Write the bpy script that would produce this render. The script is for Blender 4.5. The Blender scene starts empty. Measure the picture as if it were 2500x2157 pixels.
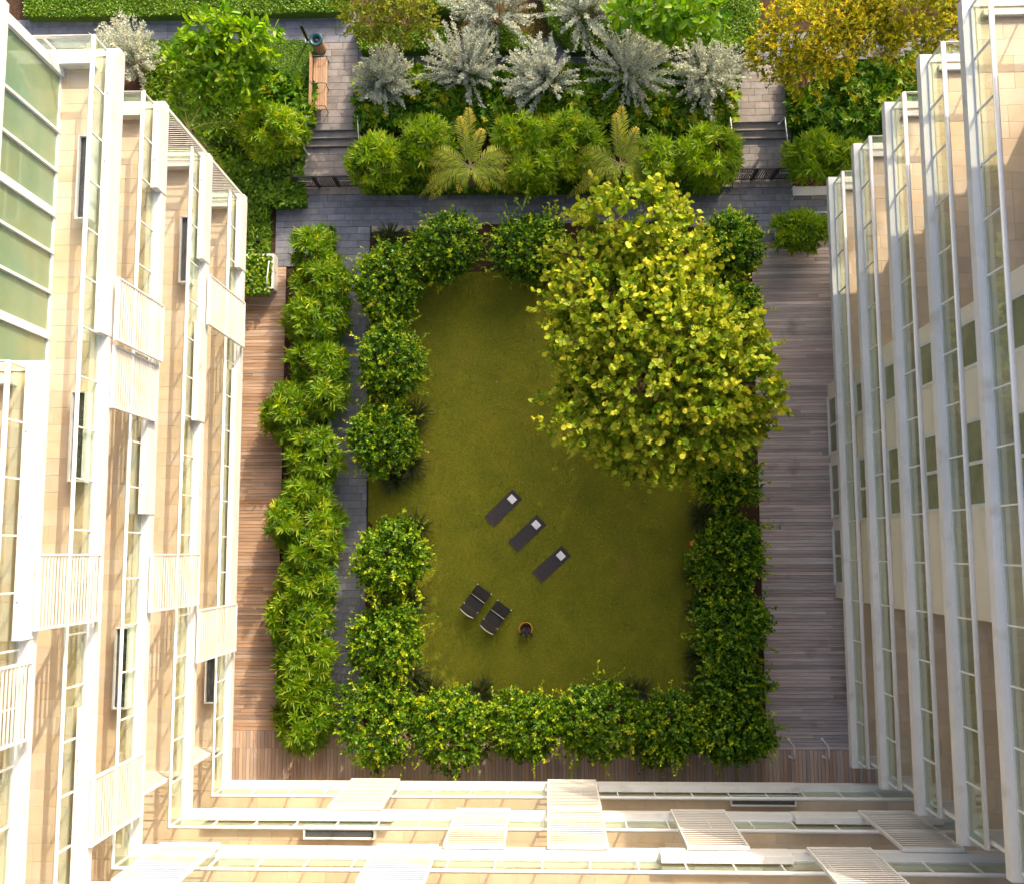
import bpy, math, random
import numpy as np
from mathutils import Vector, Matrix

sc = bpy.context.scene
col = sc.collection
R_ = math.radians

# ------------------------------------------------------------------ camera, sky, sun, exposure
F_PX, NAD, CAM_H, YAW = 2400.0, (1340.0, 1345.0), 41.0, R_(0.2)
_d = Vector(((NAD[0] - 1250) / F_PX, -(NAD[1] - 1078.5) / F_PX, -1)).normalized()
_up = -_d
_x = (Vector((1, 0, 0)) - _up * _up.x).normalized()
_y = _up.cross(_x)
_X = _x * math.cos(YAW) + _y * math.sin(YAW)
_Y = _y * math.cos(YAW) - _x * math.sin(YAW)
ROT = Matrix((_X, _Y, _up))            # camera -> world rotation (rows are the world axes in camera space)
cam_data = bpy.data.cameras.new('camera')
cam = bpy.data.objects.new('camera', cam_data)
col.objects.link(cam)
cam.matrix_world = Matrix.Translation((0, 0, CAM_H)) @ ROT.to_4x4()
cam_data.sensor_fit = 'HORIZONTAL'
cam_data.sensor_width = 36
cam_data.lens = F_PX / 2500 * 36
cam_data.clip_end = 2000
sc.camera = cam

SUN_EL, SUN_AZ = R_(29), R_(26)        # azimuth from +Y towards +X
world = bpy.data.worlds.new('World')
sc.world = world
world.use_nodes = True
wn = world.node_tree.nodes
sky = wn.new('ShaderNodeTexSky')
sky.sky_type = 'NISHITA'
sky.sun_disc = False
sky.sun_elevation = SUN_EL
sky.sun_rotation = SUN_AZ
sky.air_density = 1.0
sky.dust_density = 7.0
sky.ozone_density = 1.0
wn['Background'].inputs['Strength'].default_value = 0.15
world.node_tree.links.new(sky.outputs[0], wn['Background'].inputs[0])
sl = bpy.data.lights.new('sun', 'SUN')
sl.energy = 2.25
sl.angle = R_(0.5)
sl.color = (1.0, 0.85, 0.62)
sun = bpy.data.objects.new('sun', sl)
col.objects.link(sun)
sdir = Vector((math.sin(SUN_AZ) * math.cos(SUN_EL), math.cos(SUN_AZ) * math.cos(SUN_EL), math.sin(SUN_EL)))
sun.rotation_euler = sdir.to_track_quat('Z', 'Y').to_euler()
sun.location = (30, 60, 50)
sc.view_settings.view_transform = 'Standard'
sc.view_settings.look = 'None'
sc.view_settings.gamma = 1
sc.view_settings.exposure = 1.24
sc.view_settings.use_curve_mapping = False
sc.cycles.max_bounces = 7
sc.cycles.transparent_max_bounces = 12
sc.cycles.use_denoising = True

rng = np.random.default_rng(7)
random.seed(7)


def W(px, py, z=0.0):
    """point of the place seen at pixel (px, py) of the photograph, at height z"""
    r = ROT @ Vector(((px - 1250) / F_PX, -(py - 1078.5) / F_PX, -1))
    t = (z - CAM_H) / r.z
    return Vector((r.x * t, r.y * t, z))


# ------------------------------------------------------------------ materials
MATS = {}


def new_mat(name):
    m = bpy.data.materials.new(name)
    m.use_nodes = True
    nt = m.node_tree
    return m, nt, nt.nodes['Principled BSDF']


def surf(name, c1, c2=None, scale=3.0, rough=0.6, bump=0.0, bscale=None, spec=0.3, objvar=0.0, stretch=None, hue=0.0, stain=None):
    """procedural surface: noise between two colours, per-object brightness variation, optional bump and stains"""
    m, nt, b = new_mat(name)
    N, L = nt.nodes, nt.links
    tc = N.new('ShaderNodeNewGeometry')
    mp = N.new('ShaderNodeMapping')
    L.new(tc.outputs['Position'], mp.inputs[0])
    if stretch:
        mp.inputs['Scale'].default_value = stretch
    oi = N.new('ShaderNodeObjectInfo')
    if objvar:
        cx = N.new('ShaderNodeCombineXYZ')
        mu = N.new('ShaderNodeMath'); mu.operation = 'MULTIPLY'; mu.inputs[1].default_value = 37.0
        L.new(oi.outputs['Random'], mu.inputs[0])
        for k in range(3):
            L.new(mu.outputs[0], cx.inputs[k])
        L.new(cx.outputs[0], mp.inputs['Location'])
    nz = N.new('ShaderNodeTexNoise')
    nz.inputs['Scale'].default_value = scale
    nz.inputs['Detail'].default_value = 5
    nz.inputs['Roughness'].default_value = 0.62
    L.new(mp.outputs[0], nz.inputs['Vector'])
    rp = N.new('ShaderNodeValToRGB')
    rp.color_ramp.elements[0].position = 0.3
    rp.color_ramp.elements[1].position = 0.7
    rp.color_ramp.elements[0].color = (*c1, 1)
    rp.color_ramp.elements[1].color = (*(c2 or c1), 1)
    L.new(nz.outputs['Fac'], rp.inputs[0])
    out = rp.outputs[0]
    if stain:
        n2 = N.new('ShaderNodeTexNoise'); n2.inputs['Scale'].default_value = stain[0]; n2.inputs['Detail'].default_value = 3
        L.new(tc.outputs['Position'], n2.inputs['Vector'])
        r2 = N.new('ShaderNodeValToRGB')
        r2.color_ramp.elements[0].position = stain[2]; r2.color_ramp.elements[1].position = stain[2] + 0.18
        L.new(n2.outputs['Fac'], r2.inputs[0])
        mx = N.new('ShaderNodeMix'); mx.data_type = 'RGBA'
        L.new(r2.outputs[0], mx.inputs['Factor'])
        L.new(out, mx.inputs[6]); mx.inputs[7].default_value = (*stain[1], 1)
        out = mx.outputs[2]
    if objvar:
        hs = N.new('ShaderNodeHueSaturation')
        mr = N.new('ShaderNodeMapRange')
        mr.inputs[3].default_value = 1 - objvar; mr.inputs[4].default_value = 1 + objvar
        L.new(oi.outputs['Random'], mr.inputs[0])
        L.new(mr.outputs[0], hs.inputs['Value'])
        if hue:
            m2 = N.new('ShaderNodeMath'); m2.operation = 'MULTIPLY'; m2.inputs[1].default_value = 7.31
            m3 = N.new('ShaderNodeMath'); m3.operation = 'FRACT'
            m4 = N.new('ShaderNodeMapRange'); m4.inputs[3].default_value = 1 - hue; m4.inputs[4].default_value = 1 + hue
            L.new(oi.outputs['Random'], m2.inputs[0]); L.new(m2.outputs[0], m3.inputs[0]); L.new(m3.outputs[0], m4.inputs[0])
            L.new(m4.outputs[0], hs.inputs['Saturation'])
        L.new(out, hs.inputs['Color'])
        out = hs.outputs[0]
    L.new(out, b.inputs['Base Color'])
    b.inputs['Roughness'].default_value = rough
    b.inputs['Specular IOR Level'].default_value = spec
    if bump:
        n3 = N.new('ShaderNodeTexNoise'); n3.inputs['Scale'].default_value = bscale or scale * 4; n3.inputs['Detail'].default_value = 4
        L.new(mp.outputs[0], n3.inputs['Vector'])
        bp = N.new('ShaderNodeBump'); bp.inputs['Strength'].default_value = bump; bp.inputs['Distance'].default_value = 0.02
        L.new(n3.outputs['Fac'], bp.inputs['Height'])
        L.new(bp.outputs[0], b.inputs['Normal'])
    MATS[name] = m
    return m


def leaf_mat(name, cols, trans=0.35, rough=0.42, spec=0.35):
    """leaf: colour ramp over the per-leaf random attribute, part of the light passes through"""
    m, nt, b = new_mat(name)
    N, L = nt.nodes, nt.links
    at = N.new('ShaderNodeAttribute'); at.attribute_name = 'rnd'
    rp = N.new('ShaderNodeValToRGB')
    el = rp.color_ramp.elements
    while len(el) < len(cols):
        el.new(0.5)
    for i, (p, c) in enumerate(cols):
        el[i].position = p; el[i].color = (*c, 1)
    L.new(at.outputs['Fac'], rp.inputs[0])
    L.new(rp.outputs[0], b.inputs['Base Color'])
    b.inputs['Roughness'].default_value = rough
    b.inputs['Specular IOR Level'].default_value = spec
    tr = N.new('ShaderNodeBsdfTranslucent')
    hs = N.new('ShaderNodeHueSaturation'); hs.inputs['Value'].default_value = 1.25; hs.inputs['Saturation'].default_value = 1.05
    L.new(rp.outputs[0], hs.inputs['Color']); L.new(hs.outputs[0], tr.inputs[0])
    mx = N.new('ShaderNodeMixShader'); mx.inputs[0].default_value = trans
    L.new(b.outputs[0], mx.inputs[1]); L.new(tr.outputs[0], mx.inputs[2])
    L.new(mx.outputs[0], N['Material Output'].inputs[0])
    MATS[name] = m
    return m


def glass_mat(name, tint, refl_tint=(0.9, 1.0, 0.93), ior=1.5, base=0.0):
    """thin pane: fresnel mirror over a tinted see-through sheet"""
    m, nt, b = new_mat(name)
    N, L = nt.nodes, nt.links
    N.remove(b)
    t = N.new('ShaderNodeBsdfTransparent'); t.inputs[0].default_value = (*tint, 1)
    g = N.new('ShaderNodeBsdfGlossy'); g.inputs['Roughness'].default_value = 0.015; g.inputs[0].default_value = (*refl_tint, 1)
    fr = N.new('ShaderNodeFresnel')
    ge = N.new('ShaderNodeNewGeometry')
    mr = N.new('ShaderNodeMapRange'); mr.inputs[3].default_value = ior; mr.inputs[4].default_value = 1 / ior
    L.new(ge.outputs['Backfacing'], mr.inputs[0]); L.new(mr.outputs[0], fr.inputs[0])
    mx = N.new('ShaderNodeMixShader')
    if base:
        a = N.new('ShaderNodeMath'); a.operation = 'MAXIMUM'; a.inputs[1].default_value = base
        L.new(fr.outputs[0], a.inputs[0]); L.new(a.outputs[0], mx.inputs[0])
    else:
        L.new(fr.outputs[0], mx.inputs[0])
    L.new(t.outputs[0], mx.inputs[1]); L.new(g.outputs[0], mx.inputs[2])
    L.new(mx.outputs[0], N['Material Output'].inputs[0])
    MATS[name] = m
    return m


WHITE = surf('white_paint', (0.70, 0.69, 0.675), (0.63, 0.62, 0.605), 1.2, 0.5, 0.05, 20, stain=(1.3, (0.53, 0.51, 0.47), 0.58))
WHITE_METAL = surf('white_powder_coat', (0.73, 0.73, 0.72), (0.68, 0.68, 0.67), 2.0, 0.4, spec=0.35)
LOUVRE = surf('louvre_paint', (0.55, 0.52, 0.48), (0.51, 0.48, 0.44), 1.5, 0.55, objvar=0.03)
STONE = surf('limestone_tile', (0.56, 0.44, 0.32), (0.66, 0.54, 0.41), 1.3, 0.5, 0.12, 14, objvar=0.06, hue=0.14, stain=(0.4, (0.54, 0.41, 0.28), 0.56))
GROUT = surf('grout', (0.50, 0.40, 0.29), (0.56, 0.45, 0.33), 4, 0.8)
BAYWALL = surf('cream_render', (0.82, 0.75, 0.65), (0.76, 0.69, 0.59), 0.8, 0.6, 0.05, 25)
WOOD_WARM = surf('ipe_sun_warm', (0.32, 0.20, 0.135), (0.52, 0.36, 0.26), 2.5, 0.55, 0.25, 9, objvar=0.24, hue=0.2, stretch=(0.35, 6, 6), stain=(0.8, (0.19, 0.105, 0.07), 0.63))  # redder deck wood for the west side; sunlit warmth partly put into the colour
WOOD_GREY = surf('ipe_shade_grey', (0.33, 0.275, 0.26), (0.58, 0.50, 0.475), 2.5, 0.55, 0.25, 9, objvar=0.28, hue=0.3, stretch=(0.35, 6, 6), stain=(0.7, (0.22, 0.18, 0.175), 0.60))  # greyer copy for the east deck; cool shade tone partly put into the colour
WOOD_CROSS = surf('ipe_cross', (0.40, 0.285, 0.215), (0.56, 0.42, 0.33), 2.5, 0.55, 0.25, 9, objvar=0.20, hue=0.25, stretch=(6, 0.35, 6))
WOOD_DARK = surf('deck_joist', (0.03, 0.02, 0.015), (0.04, 0.03, 0.02), 5, 0.9)
BENCHWOOD = surf('bench_timber', (0.36, 0.21, 0.12), (0.46, 0.29, 0.18), 3, 0.5, 0.2, 12, objvar=0.12, stretch=(8, 0.6, 8))
PAVER = surf('slate_paver', (0.145, 0.15, 0.178), (0.21, 0.215, 0.245), 3.0, 0.55, 0.2, 18, objvar=0.17, hue=0.3)
PAVER_W = surf('tan_paver', (0.20, 0.178, 0.172), (0.28, 0.25, 0.24), 3.0, 0.6, 0.2, 18, objvar=0.17, hue=0.25)
PAVER_BED = surf('paver_bed', (0.055, 0.052, 0.055), (0.07, 0.066, 0.068), 6, 0.9)
KERB = surf('stone_kerb', (0.33, 0.29, 0.24), (0.42, 0.36, 0.30), 3, 0.7, 0.2, 15)
SOIL = surf('mulch', (0.035, 0.018, 0.010), (0.085, 0.045, 0.025), 9, 0.95, 0.6, 30)
LAWN_SOIL = surf('turf', (0.12, 0.14, 0.008), (0.19, 0.185, 0.012), 0.7, 0.9, 0.4, 40, stain=(0.45, (0.20, 0.155, 0.022), 0.60))
TURF_G = surf('green_turf', (0.045, 0.105, 0.008), (0.08, 0.15, 0.012), 1.1, 0.9, 0.5, 40)
BLACK = surf('black_metal', (0.012, 0.013, 0.018), (0.018, 0.018, 0.022), 4, 0.4)
TEAL = surf('teal_metal', (0.012, 0.055, 0.070), (0.016, 0.065, 0.080), 4, 0.35)
RUBBER = surf('mat_rubber', (0.040, 0.034, 0.042), (0.052, 0.046, 0.054), 12, 0.85, 0.2, 60)
TOWEL = surf('towel_cotton', (0.78, 0.79, 0.84), (0.72, 0.73, 0.79), 14, 0.95, 0.3, 60)
SLING = surf('sling_mesh', (0.012, 0.011, 0.010), (0.022, 0.020, 0.017), 20, 0.7, 0.2, 90)
STEEL = surf('brushed_steel', (0.55, 0.55, 0.56), (0.62, 0.62, 0.62), 10, 0.3)
WICKER = surf('basket_fibre', (0.50, 0.22, 0.035), (0.66, 0.33, 0.06), 16, 0.7, 0.6, 60)
GRAVEL = surf('black_gravel', (0.035, 0.036, 0.042), (0.12, 0.12, 0.135), 22, 0.9, 0.8, 60)
BARK = surf('bark', (0.20, 0.13, 0.085), (0.34, 0.24, 0.17), 6, 0.85, 0.5, 25)
WALLGREY = surf('grey_coping', (0.22, 0.21, 0.22), (0.30, 0.28, 0.28), 3, 0.7, 0.2, 20)
FROND_RIB = surf('frond_rib', (0.30, 0.30, 0.08), (0.42, 0.36, 0.12), 5, 0.5)
INTERIOR = surf('interior_wall', (0.36, 0.30, 0.21), (0.42, 0.35, 0.25), 1.0, 0.7)
ORANGE = surf('orange_petal', (0.85, 0.22, 0.02), (0.9, 0.30, 0.03), 10, 0.5)
RAIL_GLASS = glass_mat('rail_glass', (0.955, 0.98, 0.945), (0.86, 1.0, 0.86))
WINDOW_GLASS = surf('window_glass', (0.19, 0.20, 0.10), (0.33, 0.33, 0.18), 0.9, 0.06, spec=0.6)
GREEN_GLASS = surf('curtain_glass', (0.15, 0.26, 0.17), (0.26, 0.29, 0.15), 0.45, 0.05, spec=0.7)

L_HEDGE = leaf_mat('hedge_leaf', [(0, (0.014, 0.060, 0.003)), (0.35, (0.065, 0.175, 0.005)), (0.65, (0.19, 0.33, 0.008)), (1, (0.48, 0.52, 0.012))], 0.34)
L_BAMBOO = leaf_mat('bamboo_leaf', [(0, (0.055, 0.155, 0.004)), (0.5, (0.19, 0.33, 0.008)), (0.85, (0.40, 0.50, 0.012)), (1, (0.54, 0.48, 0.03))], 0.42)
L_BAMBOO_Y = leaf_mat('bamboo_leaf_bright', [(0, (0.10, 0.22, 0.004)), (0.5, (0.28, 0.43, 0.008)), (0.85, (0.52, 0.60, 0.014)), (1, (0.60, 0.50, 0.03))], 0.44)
L_GRAPE = leaf_mat('seagrape_leaf', [(0, (0.09, 0.19, 0.008)), (0.35, (0.24, 0.34, 0.016)), (0.7, (0.45, 0.47, 0.03)), (1, (0.62, 0.56, 0.05))], 0.36, 0.5, 0.2)
L_SILVER = leaf_mat('silver_leaf', [(0, (0.30, 0.36, 0.29)), (0.5, (0.52, 0.55, 0.46)), (1, (0.72, 0.70, 0.48))], 0.28, 0.55)
L_YELLOW = leaf_mat('cassia_leaf', [(0, (0.14, 0.19, 0.006)), (0.4, (0.34, 0.35, 0.008)), (0.7, (0.64, 0.52, 0.010)), (1, (0.86, 0.62, 0.012))], 0.38)
L_FICUS = leaf_mat('ficus_leaf', [(0, (0.08, 0.13, 0.006)), (0.5, (0.21, 0.25, 0.008)), (1, (0.40, 0.34, 0.012))], 0.32)
L_MONST = leaf_mat('monstera_leaf', [(0, (0.016, 0.075, 0.004)), (0.45, (0.055, 0.165, 0.007)), (0.8, (0.20, 0.32, 0.010)), (1, (0.42, 0.42, 0.012))], 0.30, 0.5, 0.2)
L_COVER = leaf_mat('groundcover_leaf', [(0, (0.04, 0.13, 0.004)), (0.5, (0.13, 0.255, 0.006)), (1, (0.34, 0.43, 0.010))], 0.32)
L_PALM = leaf_mat('palm_leaflet', [(0, (0.34, 0.46, 0.03)), (0.4, (0.60, 0.62, 0.07)), (0.7, (0.82, 0.64, 0.08)), (1, (0.88, 0.48, 0.04))], 0.42)
L_PALM_G = leaf_mat('palm_leaflet_green', [(0, (0.10, 0.22, 0.01)), (0.6, (0.28, 0.38, 0.012)), (1, (0.56, 0.50, 0.02))], 0.38)
L_TREE = leaf_mat('bigleaf', [(0, (0.07, 0.20, 0.006)), (0.5, (0.20, 0.38, 0.010)), (1, (0.42, 0.54, 0.016))], 0.40)
L_DRY = leaf_mat('dry_leaf', [(0, (0.10, 0.06, 0.02)), (1, (0.28, 0.20, 0.05))], 0.1)
L_TUFT = leaf_mat('palmetto_blade', [(0, (0.06, 0.095, 0.03)), (0.6, (0.11, 0.15, 0.05)), (1, (0.25, 0.26, 0.10))], 0.25)
L_GRASS = leaf_mat('grass_blade', [(0, (0.085, 0.120, 0.005)), (0.5, (0.20, 0.215, 0.008)), (0.85, (0.32, 0.285, 0.014)), (1, (0.46, 0.36, 0.05))], 0.3, 0.7, 0.1)

# ------------------------------------------------------------------ object helpers
WL = {}


def link(o, parent=None, wl=(0, 0, 0)):
    col.objects.link(o)
    if parent is not None:
        o.parent = parent
        o.matrix_parent_inverse = Matrix.Translation(-Vector(WL[parent.name]))
    WL[o.name] = tuple(wl)
    return o


def thing(name, loc, label, cat, group=None):
    o = bpy.data.objects.new(name, None)
    o.empty_display_size = 0.3
    o.location = loc
    link(o, None, loc)
    return tag(o, label, cat, group)


def tag(o, label=None, cat=None, group=None, kind=None):
    if label: o['label'] = label
    if cat: o['category'] = cat
    if group: o['group'] = group
    if kind: o['kind'] = kind
    return o


class MB:
    def __init__(s):
        s.v, s.f = [], []

    def box(s, x0, x1, y0, y1, z0, z1):
        n = len(s.v)
        s.v += [(x0, y0, z0), (x1, y0, z0), (x1, y1, z0), (x0, y1, z0), (x0, y0, z1), (x1, y0, z1), (x1, y1, z1), (x0, y1, z1)]
        s.f += [tuple(n + i for i in q) for q in ((0, 3, 2, 1), (4, 5, 6, 7), (0, 1, 5, 4), (1, 2, 6, 5), (2, 3, 7, 6), (3, 0, 4, 7))]
        return s

    def prism(s, poly, z0, z1):
        n, k = len(s.v), len(poly)
        s.v += [(p[0], p[1], z0) for p in poly] + [(p[0], p[1], z1) for p in poly]
        s.f += [tuple(n + k + i for i in range(k)), tuple(n + k - 1 - i for i in range(k))]
        s.f += [(n + i, n + (i + 1) % k, n + k + (i + 1) % k, n + k + i) for i in range(k)]
        return s

    def path(s, pts, radii, n=10, cap=True):
        """tube through points with a radius at each"""
        pts = [Vector(p) for p in pts]
        if not hasattr(radii, '__len__'):
            radii = [radii] * len(pts)
        base = len(s.v)
        up = Vector((0.13, 0.31, 0.94)).normalized()
        for i, p in enumerate(pts):
            a = pts[max(i - 1, 0)]; b = pts[min(i + 1, len(pts) - 1)]
            t = (b - a).normalized()
            u = up if abs(t.dot(up)) < 0.95 else Vector((1, 0.1, 0)).normalized()
            e1 = t.cross(u).normalized(); e2 = t.cross(e1).normalized()
            for k in range(n):
                an = 2 * math.pi * k / n
                s.v.append(tuple(p + (e1 * math.cos(an) + e2 * math.sin(an)) * radii[i]))
        for i in range(len(pts) - 1):
            for k in range(n):
                a = base + i * n + k; b = base + i * n + (k + 1) % n
                s.f.append((a, b, b + n, a + n))
        if cap:
            s.f.append(tuple(base + k for k in range(n)))
            s.f.append(tuple(base + (len(pts) - 1) * n + n - 1 - k for k in range(n)))
        return s

    def lathe(s, c, prof, n=24, cap=False):
        base = len(s.v)
        for (r, z) in prof:
            for k in range(n):
                a = 2 * math.pi * k / n
                s.v.append((c[0] + r * math.cos(a), c[1] + r * math.sin(a), c[2] + z))
        for i in range(len(prof) - 1):
            for k in range(n):
                a = base + i * n + k; b = base + i * n + (k + 1) % n
                s.f.append((a, b, b + n, a + n))
        if cap:
            s.f.append(tuple(base + (len(prof) - 1) * n + k for k in range(n)))
        return s

    def build(s, name, mat, parent=None, smooth=False, bevel=0.0):
        me = bpy.data.meshes.new(name)
        me.from_pydata(s.v, [], s.f)
        me.materials.append(mat)
        if smooth:
            me.polygons.foreach_set('use_smooth', [True] * len(me.polygons))
        o = bpy.data.objects.new(name, me)
        if bevel:
            b = o.modifiers.new('bevel', 'BEVEL'); b.width = bevel; b.segments = 2
        link(o, parent)
        return o


_unit = {}


def piece(name, mat, x0, x1, y0, y1, z0, z1, parent, rz=0.0):
    """one tile, plank, paver ... : a slightly chamfered block sharing its mesh with its kind"""
    me = _unit.get(mat.name)
    if me is None:
        c = 0.485
        v = [(-.5, -.5, -.5), (.5, -.5, -.5), (.5, .5, -.5), (-.5, .5, -.5), (-.5, -.5, .38), (.5, -.5, .38), (.5, .5, .38), (-.5, .5, .38),
             (-c, -c, .5), (c, -c, .5), (c, c, .5), (-c, c, .5)]
        f = [(0, 1, 5, 4), (1, 2, 6, 5), (2, 3, 7, 6), (3, 0, 4, 7), (4, 5, 9, 8), (5, 6, 10, 9), (6, 7, 11, 10), (7, 4, 8, 11), (8, 9, 10, 11), (0, 3, 2, 1)]
        me = bpy.data.meshes.new('block_' + mat.name)
        me.from_pydata(v, [], f)
        me.materials.append(mat)
        _unit[mat.name] = me
    o = bpy.data.objects.new(name, me)
    o.location = ((x0 + x1) / 2, (y0 + y1) / 2, (z0 + z1) / 2)
    o.scale = (abs(x1 - x0), abs(y1 - y0), z1 - z0)
    o.rotation_euler.z = rz
    link(o, parent, o.location)
    return o


def bricks(parent, name, mat, x0, x1, y0, y1, ztop, lx, ly, gap, axis='x', th=0.03, jitter=0.0015):
    """running bond of pieces filling a rectangle; courses run along the axis"""
    if axis == 'y':
        a0, a1, b0, b1, la, lb = y0, y1, x0, x1, ly, lx
    else:
        a0, a1, b0, b1, la, lb = x0, x1, y0, y1, lx, ly
    nb = max(1, round((b1 - b0) / lb)); db = (b1 - b0) / nb
    for j in range(nb):
        s = a0 - la * random.choice((0.0, 0.25, 0.5, 0.7)) if nb > 1 else a0
        while s < a1 - 0.02:
            e = s + la
            p, q = max(s, a0), min(e, a1)
            if q - p > 0.06:
                zz = ztop + random.uniform(-jitter, jitter)
                bb0, bb1 = b0 + j * db + gap / 2, b0 + (j + 1) * db - gap / 2
                if axis == 'y':
                    piece(name, mat, bb0, bb1, p + gap / 2, q - gap / 2, zz - th, zz, parent)
                else:
                    piece(name, mat, p + gap / 2, q - gap / 2, bb0, bb1, zz - th, zz, parent)
            s = e


# ------------------------------------------------------------------ leaves
TEMPL = {
    'lance': (np.array([(0, 0, 0), (.35, -.5, .03), (.4, 0, -.02), (.35, .5, .03), (.75, -.34, -.06), (.75, .34, -.06), (1, 0, -.16)]),
              [(0, 1, 2), (0, 2, 3), (1, 4, 2), (2, 5, 3), (2, 4, 6), (2, 6, 5)]),
    'oval': (np.array([(0, 0, 0), (.3, -.42, .04), (.75, -.40, .03), (1, 0, -.06), (.75, .40, .03), (.3, .42, .04)]), [(0, 1, 2), (0, 2, 3), (0, 3, 4), (0, 4, 5)]),
    'small': (np.array([(0, 0, 0), (.5, -.5, .06), (1, 0, 0), (.5, .5, .06)]), [(0, 1, 2), (0, 2, 3)]),
    'round': (np.array([(.0, 0, 0.0), (.12, -.36, .05), (.5, -.52, .08), (.86, -.36, .04), (1, 0, -.03), (.86, .36, .04), (.5, .52, .08), (.12, .36, .05)]),
              [(0, 1, 2), (0, 2, 3), (0, 3, 4), (0, 4, 5), (0, 5, 6), (0, 6, 7)]),
    'blade': (np.array([(0, -.5, 0), (0, .5, 0), (.55, .4, .08), (.55, -.4, .08), (1, 0, -.05)]), [(0, 1, 2), (0, 2, 3), (3, 2, 4)]),
    'lobed': (np.array([(0, 0, 0), (-.08, -.35, .03), (.18, -.55, .02), (.25, -.2, .01), (.42, -.58, -.02), (.48, -.18, 0), (.68, -.46, -.05), (.72, -.12, -.02), (1, 0, -.12),
                        (.72, .12, -.02), (.68, .46, -.05), (.48, .18, 0), (.42, .58, -.02), (.25, .2, .01), (.18, .55, .02), (-.08, .35, .03)]),
              [(0, 1, 2), (0, 2, 3), (0, 3, 4), (0, 4, 5), (0, 5, 6), (0, 6, 7), (0, 7, 8), (0, 8, 9), (0, 9, 10), (0, 10, 11), (0, 11, 12), (0, 12, 13), (0, 13, 14), (0, 14, 15)]),
}


def unit(v):
    return v / np.maximum(np.linalg.norm(v, axis=-1, keepdims=True), 1e-9)


def leaf_arrays(pos, d, nrm, ln, wd, templ):
    T, F = TEMPL[templ]
    d = unit(d)
    side = unit(np.cross(nrm, d))
    n = np.cross(d, side)
    ln = np.broadcast_to(ln, len(pos)); wd = np.broadcast_to(wd, len(pos))
    V = (pos[:, None, :] + d[:, None, :] * (T[None, :, 0, None] * ln[:, None, None])
         + side[:, None, :] * (T[None, :, 1, None] * wd[:, None, None]) + n[:, None, :] * (T[None, :, 2, None] * ln[:, None, None]))
    return V, F


def leaf_object(name, pos, d, nrm, ln, wd, templ, mat, parent, rnd=None, kind=None):
    V, F = leaf_arrays(pos, d, nrm, ln, wd, templ)
    N, k = V.shape[:2]
    Fa = np.array(F)
    faces = (Fa[None] + (np.arange(N) * k)[:, None, None]).reshape(-1, 3)
    me = bpy.data.meshes.new(name)
    me.vertices.add(N * k)
    me.vertices.foreach_set('co', V.reshape(-1).astype(np.float32))
    me.loops.add(faces.size)
    me.loops.foreach_set('vertex_index', faces.reshape(-1).astype(np.int32))
    me.polygons.add(len(faces))
    me.polygons.foreach_set('loop_start', (np.arange(len(faces)) * 3).astype(np.int32))
    me.polygons.foreach_set('use_smooth', np.ones(len(faces), dtype=bool))
    me.update(calc_edges=True)
    if rnd is None:
        rnd = rng.random(N)
    a = me.attributes.new('rnd', 'FLOAT', 'POINT')
    a.data.foreach_set('value', np.repeat(np.clip(rnd, 0, 1), k).astype(np.float32))
    me.materials.append(mat)
    o = bpy.data.objects.new(name, me)
    link(o, parent)
    if kind:
        o['kind'] = kind
    return o


def rand_dirs(n, zmin=-0.35):
    z = rng.uniform(zmin, 1, n)
    a = rng.uniform(0, 2 * math.pi, n)
    r = np.sqrt(np.maximum(0, 1 - z * z))
    return np.stack([r * np.cos(a), r * np.sin(a), z], 1)


def blob_points(blobs, n, shell=0.72, zmin=-0.35, lumps=7, amp=0.22):
    """points near the lumpy surface of ellipsoids; blobs are (centre, (rx, ry, rz))"""
    wts = np.array([b[1][0] * b[1][1] + b[1][0] * b[1][2] for b in blobs]); wts = wts / wts.sum()
    P, D = [], []
    for (c, r), w in zip(blobs, wts):
        m = max(1, int(round(n * w)))
        u = rand_dirs(m, zmin)
        f = np.ones(m)
        for _ in range(lumps):
            b = rand_dirs(1, -0.2)[0]
            f += rng.uniform(-amp, amp) * np.exp(6 * (u @ b - 1))
        q = rng.uniform(0, 1, m) ** 0.5 * (1 - shell) + shell
        P.append(np.array(c)[None] + u * np.array(r)[None] * (f * q)[:, None])
        D.append(unit(u / np.array(r)[None]))
    return np.concatenate(P), np.concatenate(D)


def jit(n, s):
    return rng.normal(0, s, (n, 3))


def stems(name, base, tops, r0, mat, parent):
    mb = MB()
    base = Vector(base)
    for t in tops:
        t = Vector(t)
        m = base.lerp(t, 0.5) + Vector((random.uniform(-.12, .12), random.uniform(-.12, .12), 0.1))
        mb.path([base + Vector((random.uniform(-.08, .08), random.uniform(-.08, .08), -0.05)), m, t], [r0, r0 * 0.7, r0 * 0.3], 6)
    return mb.build(name, mat, parent, True)


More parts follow.
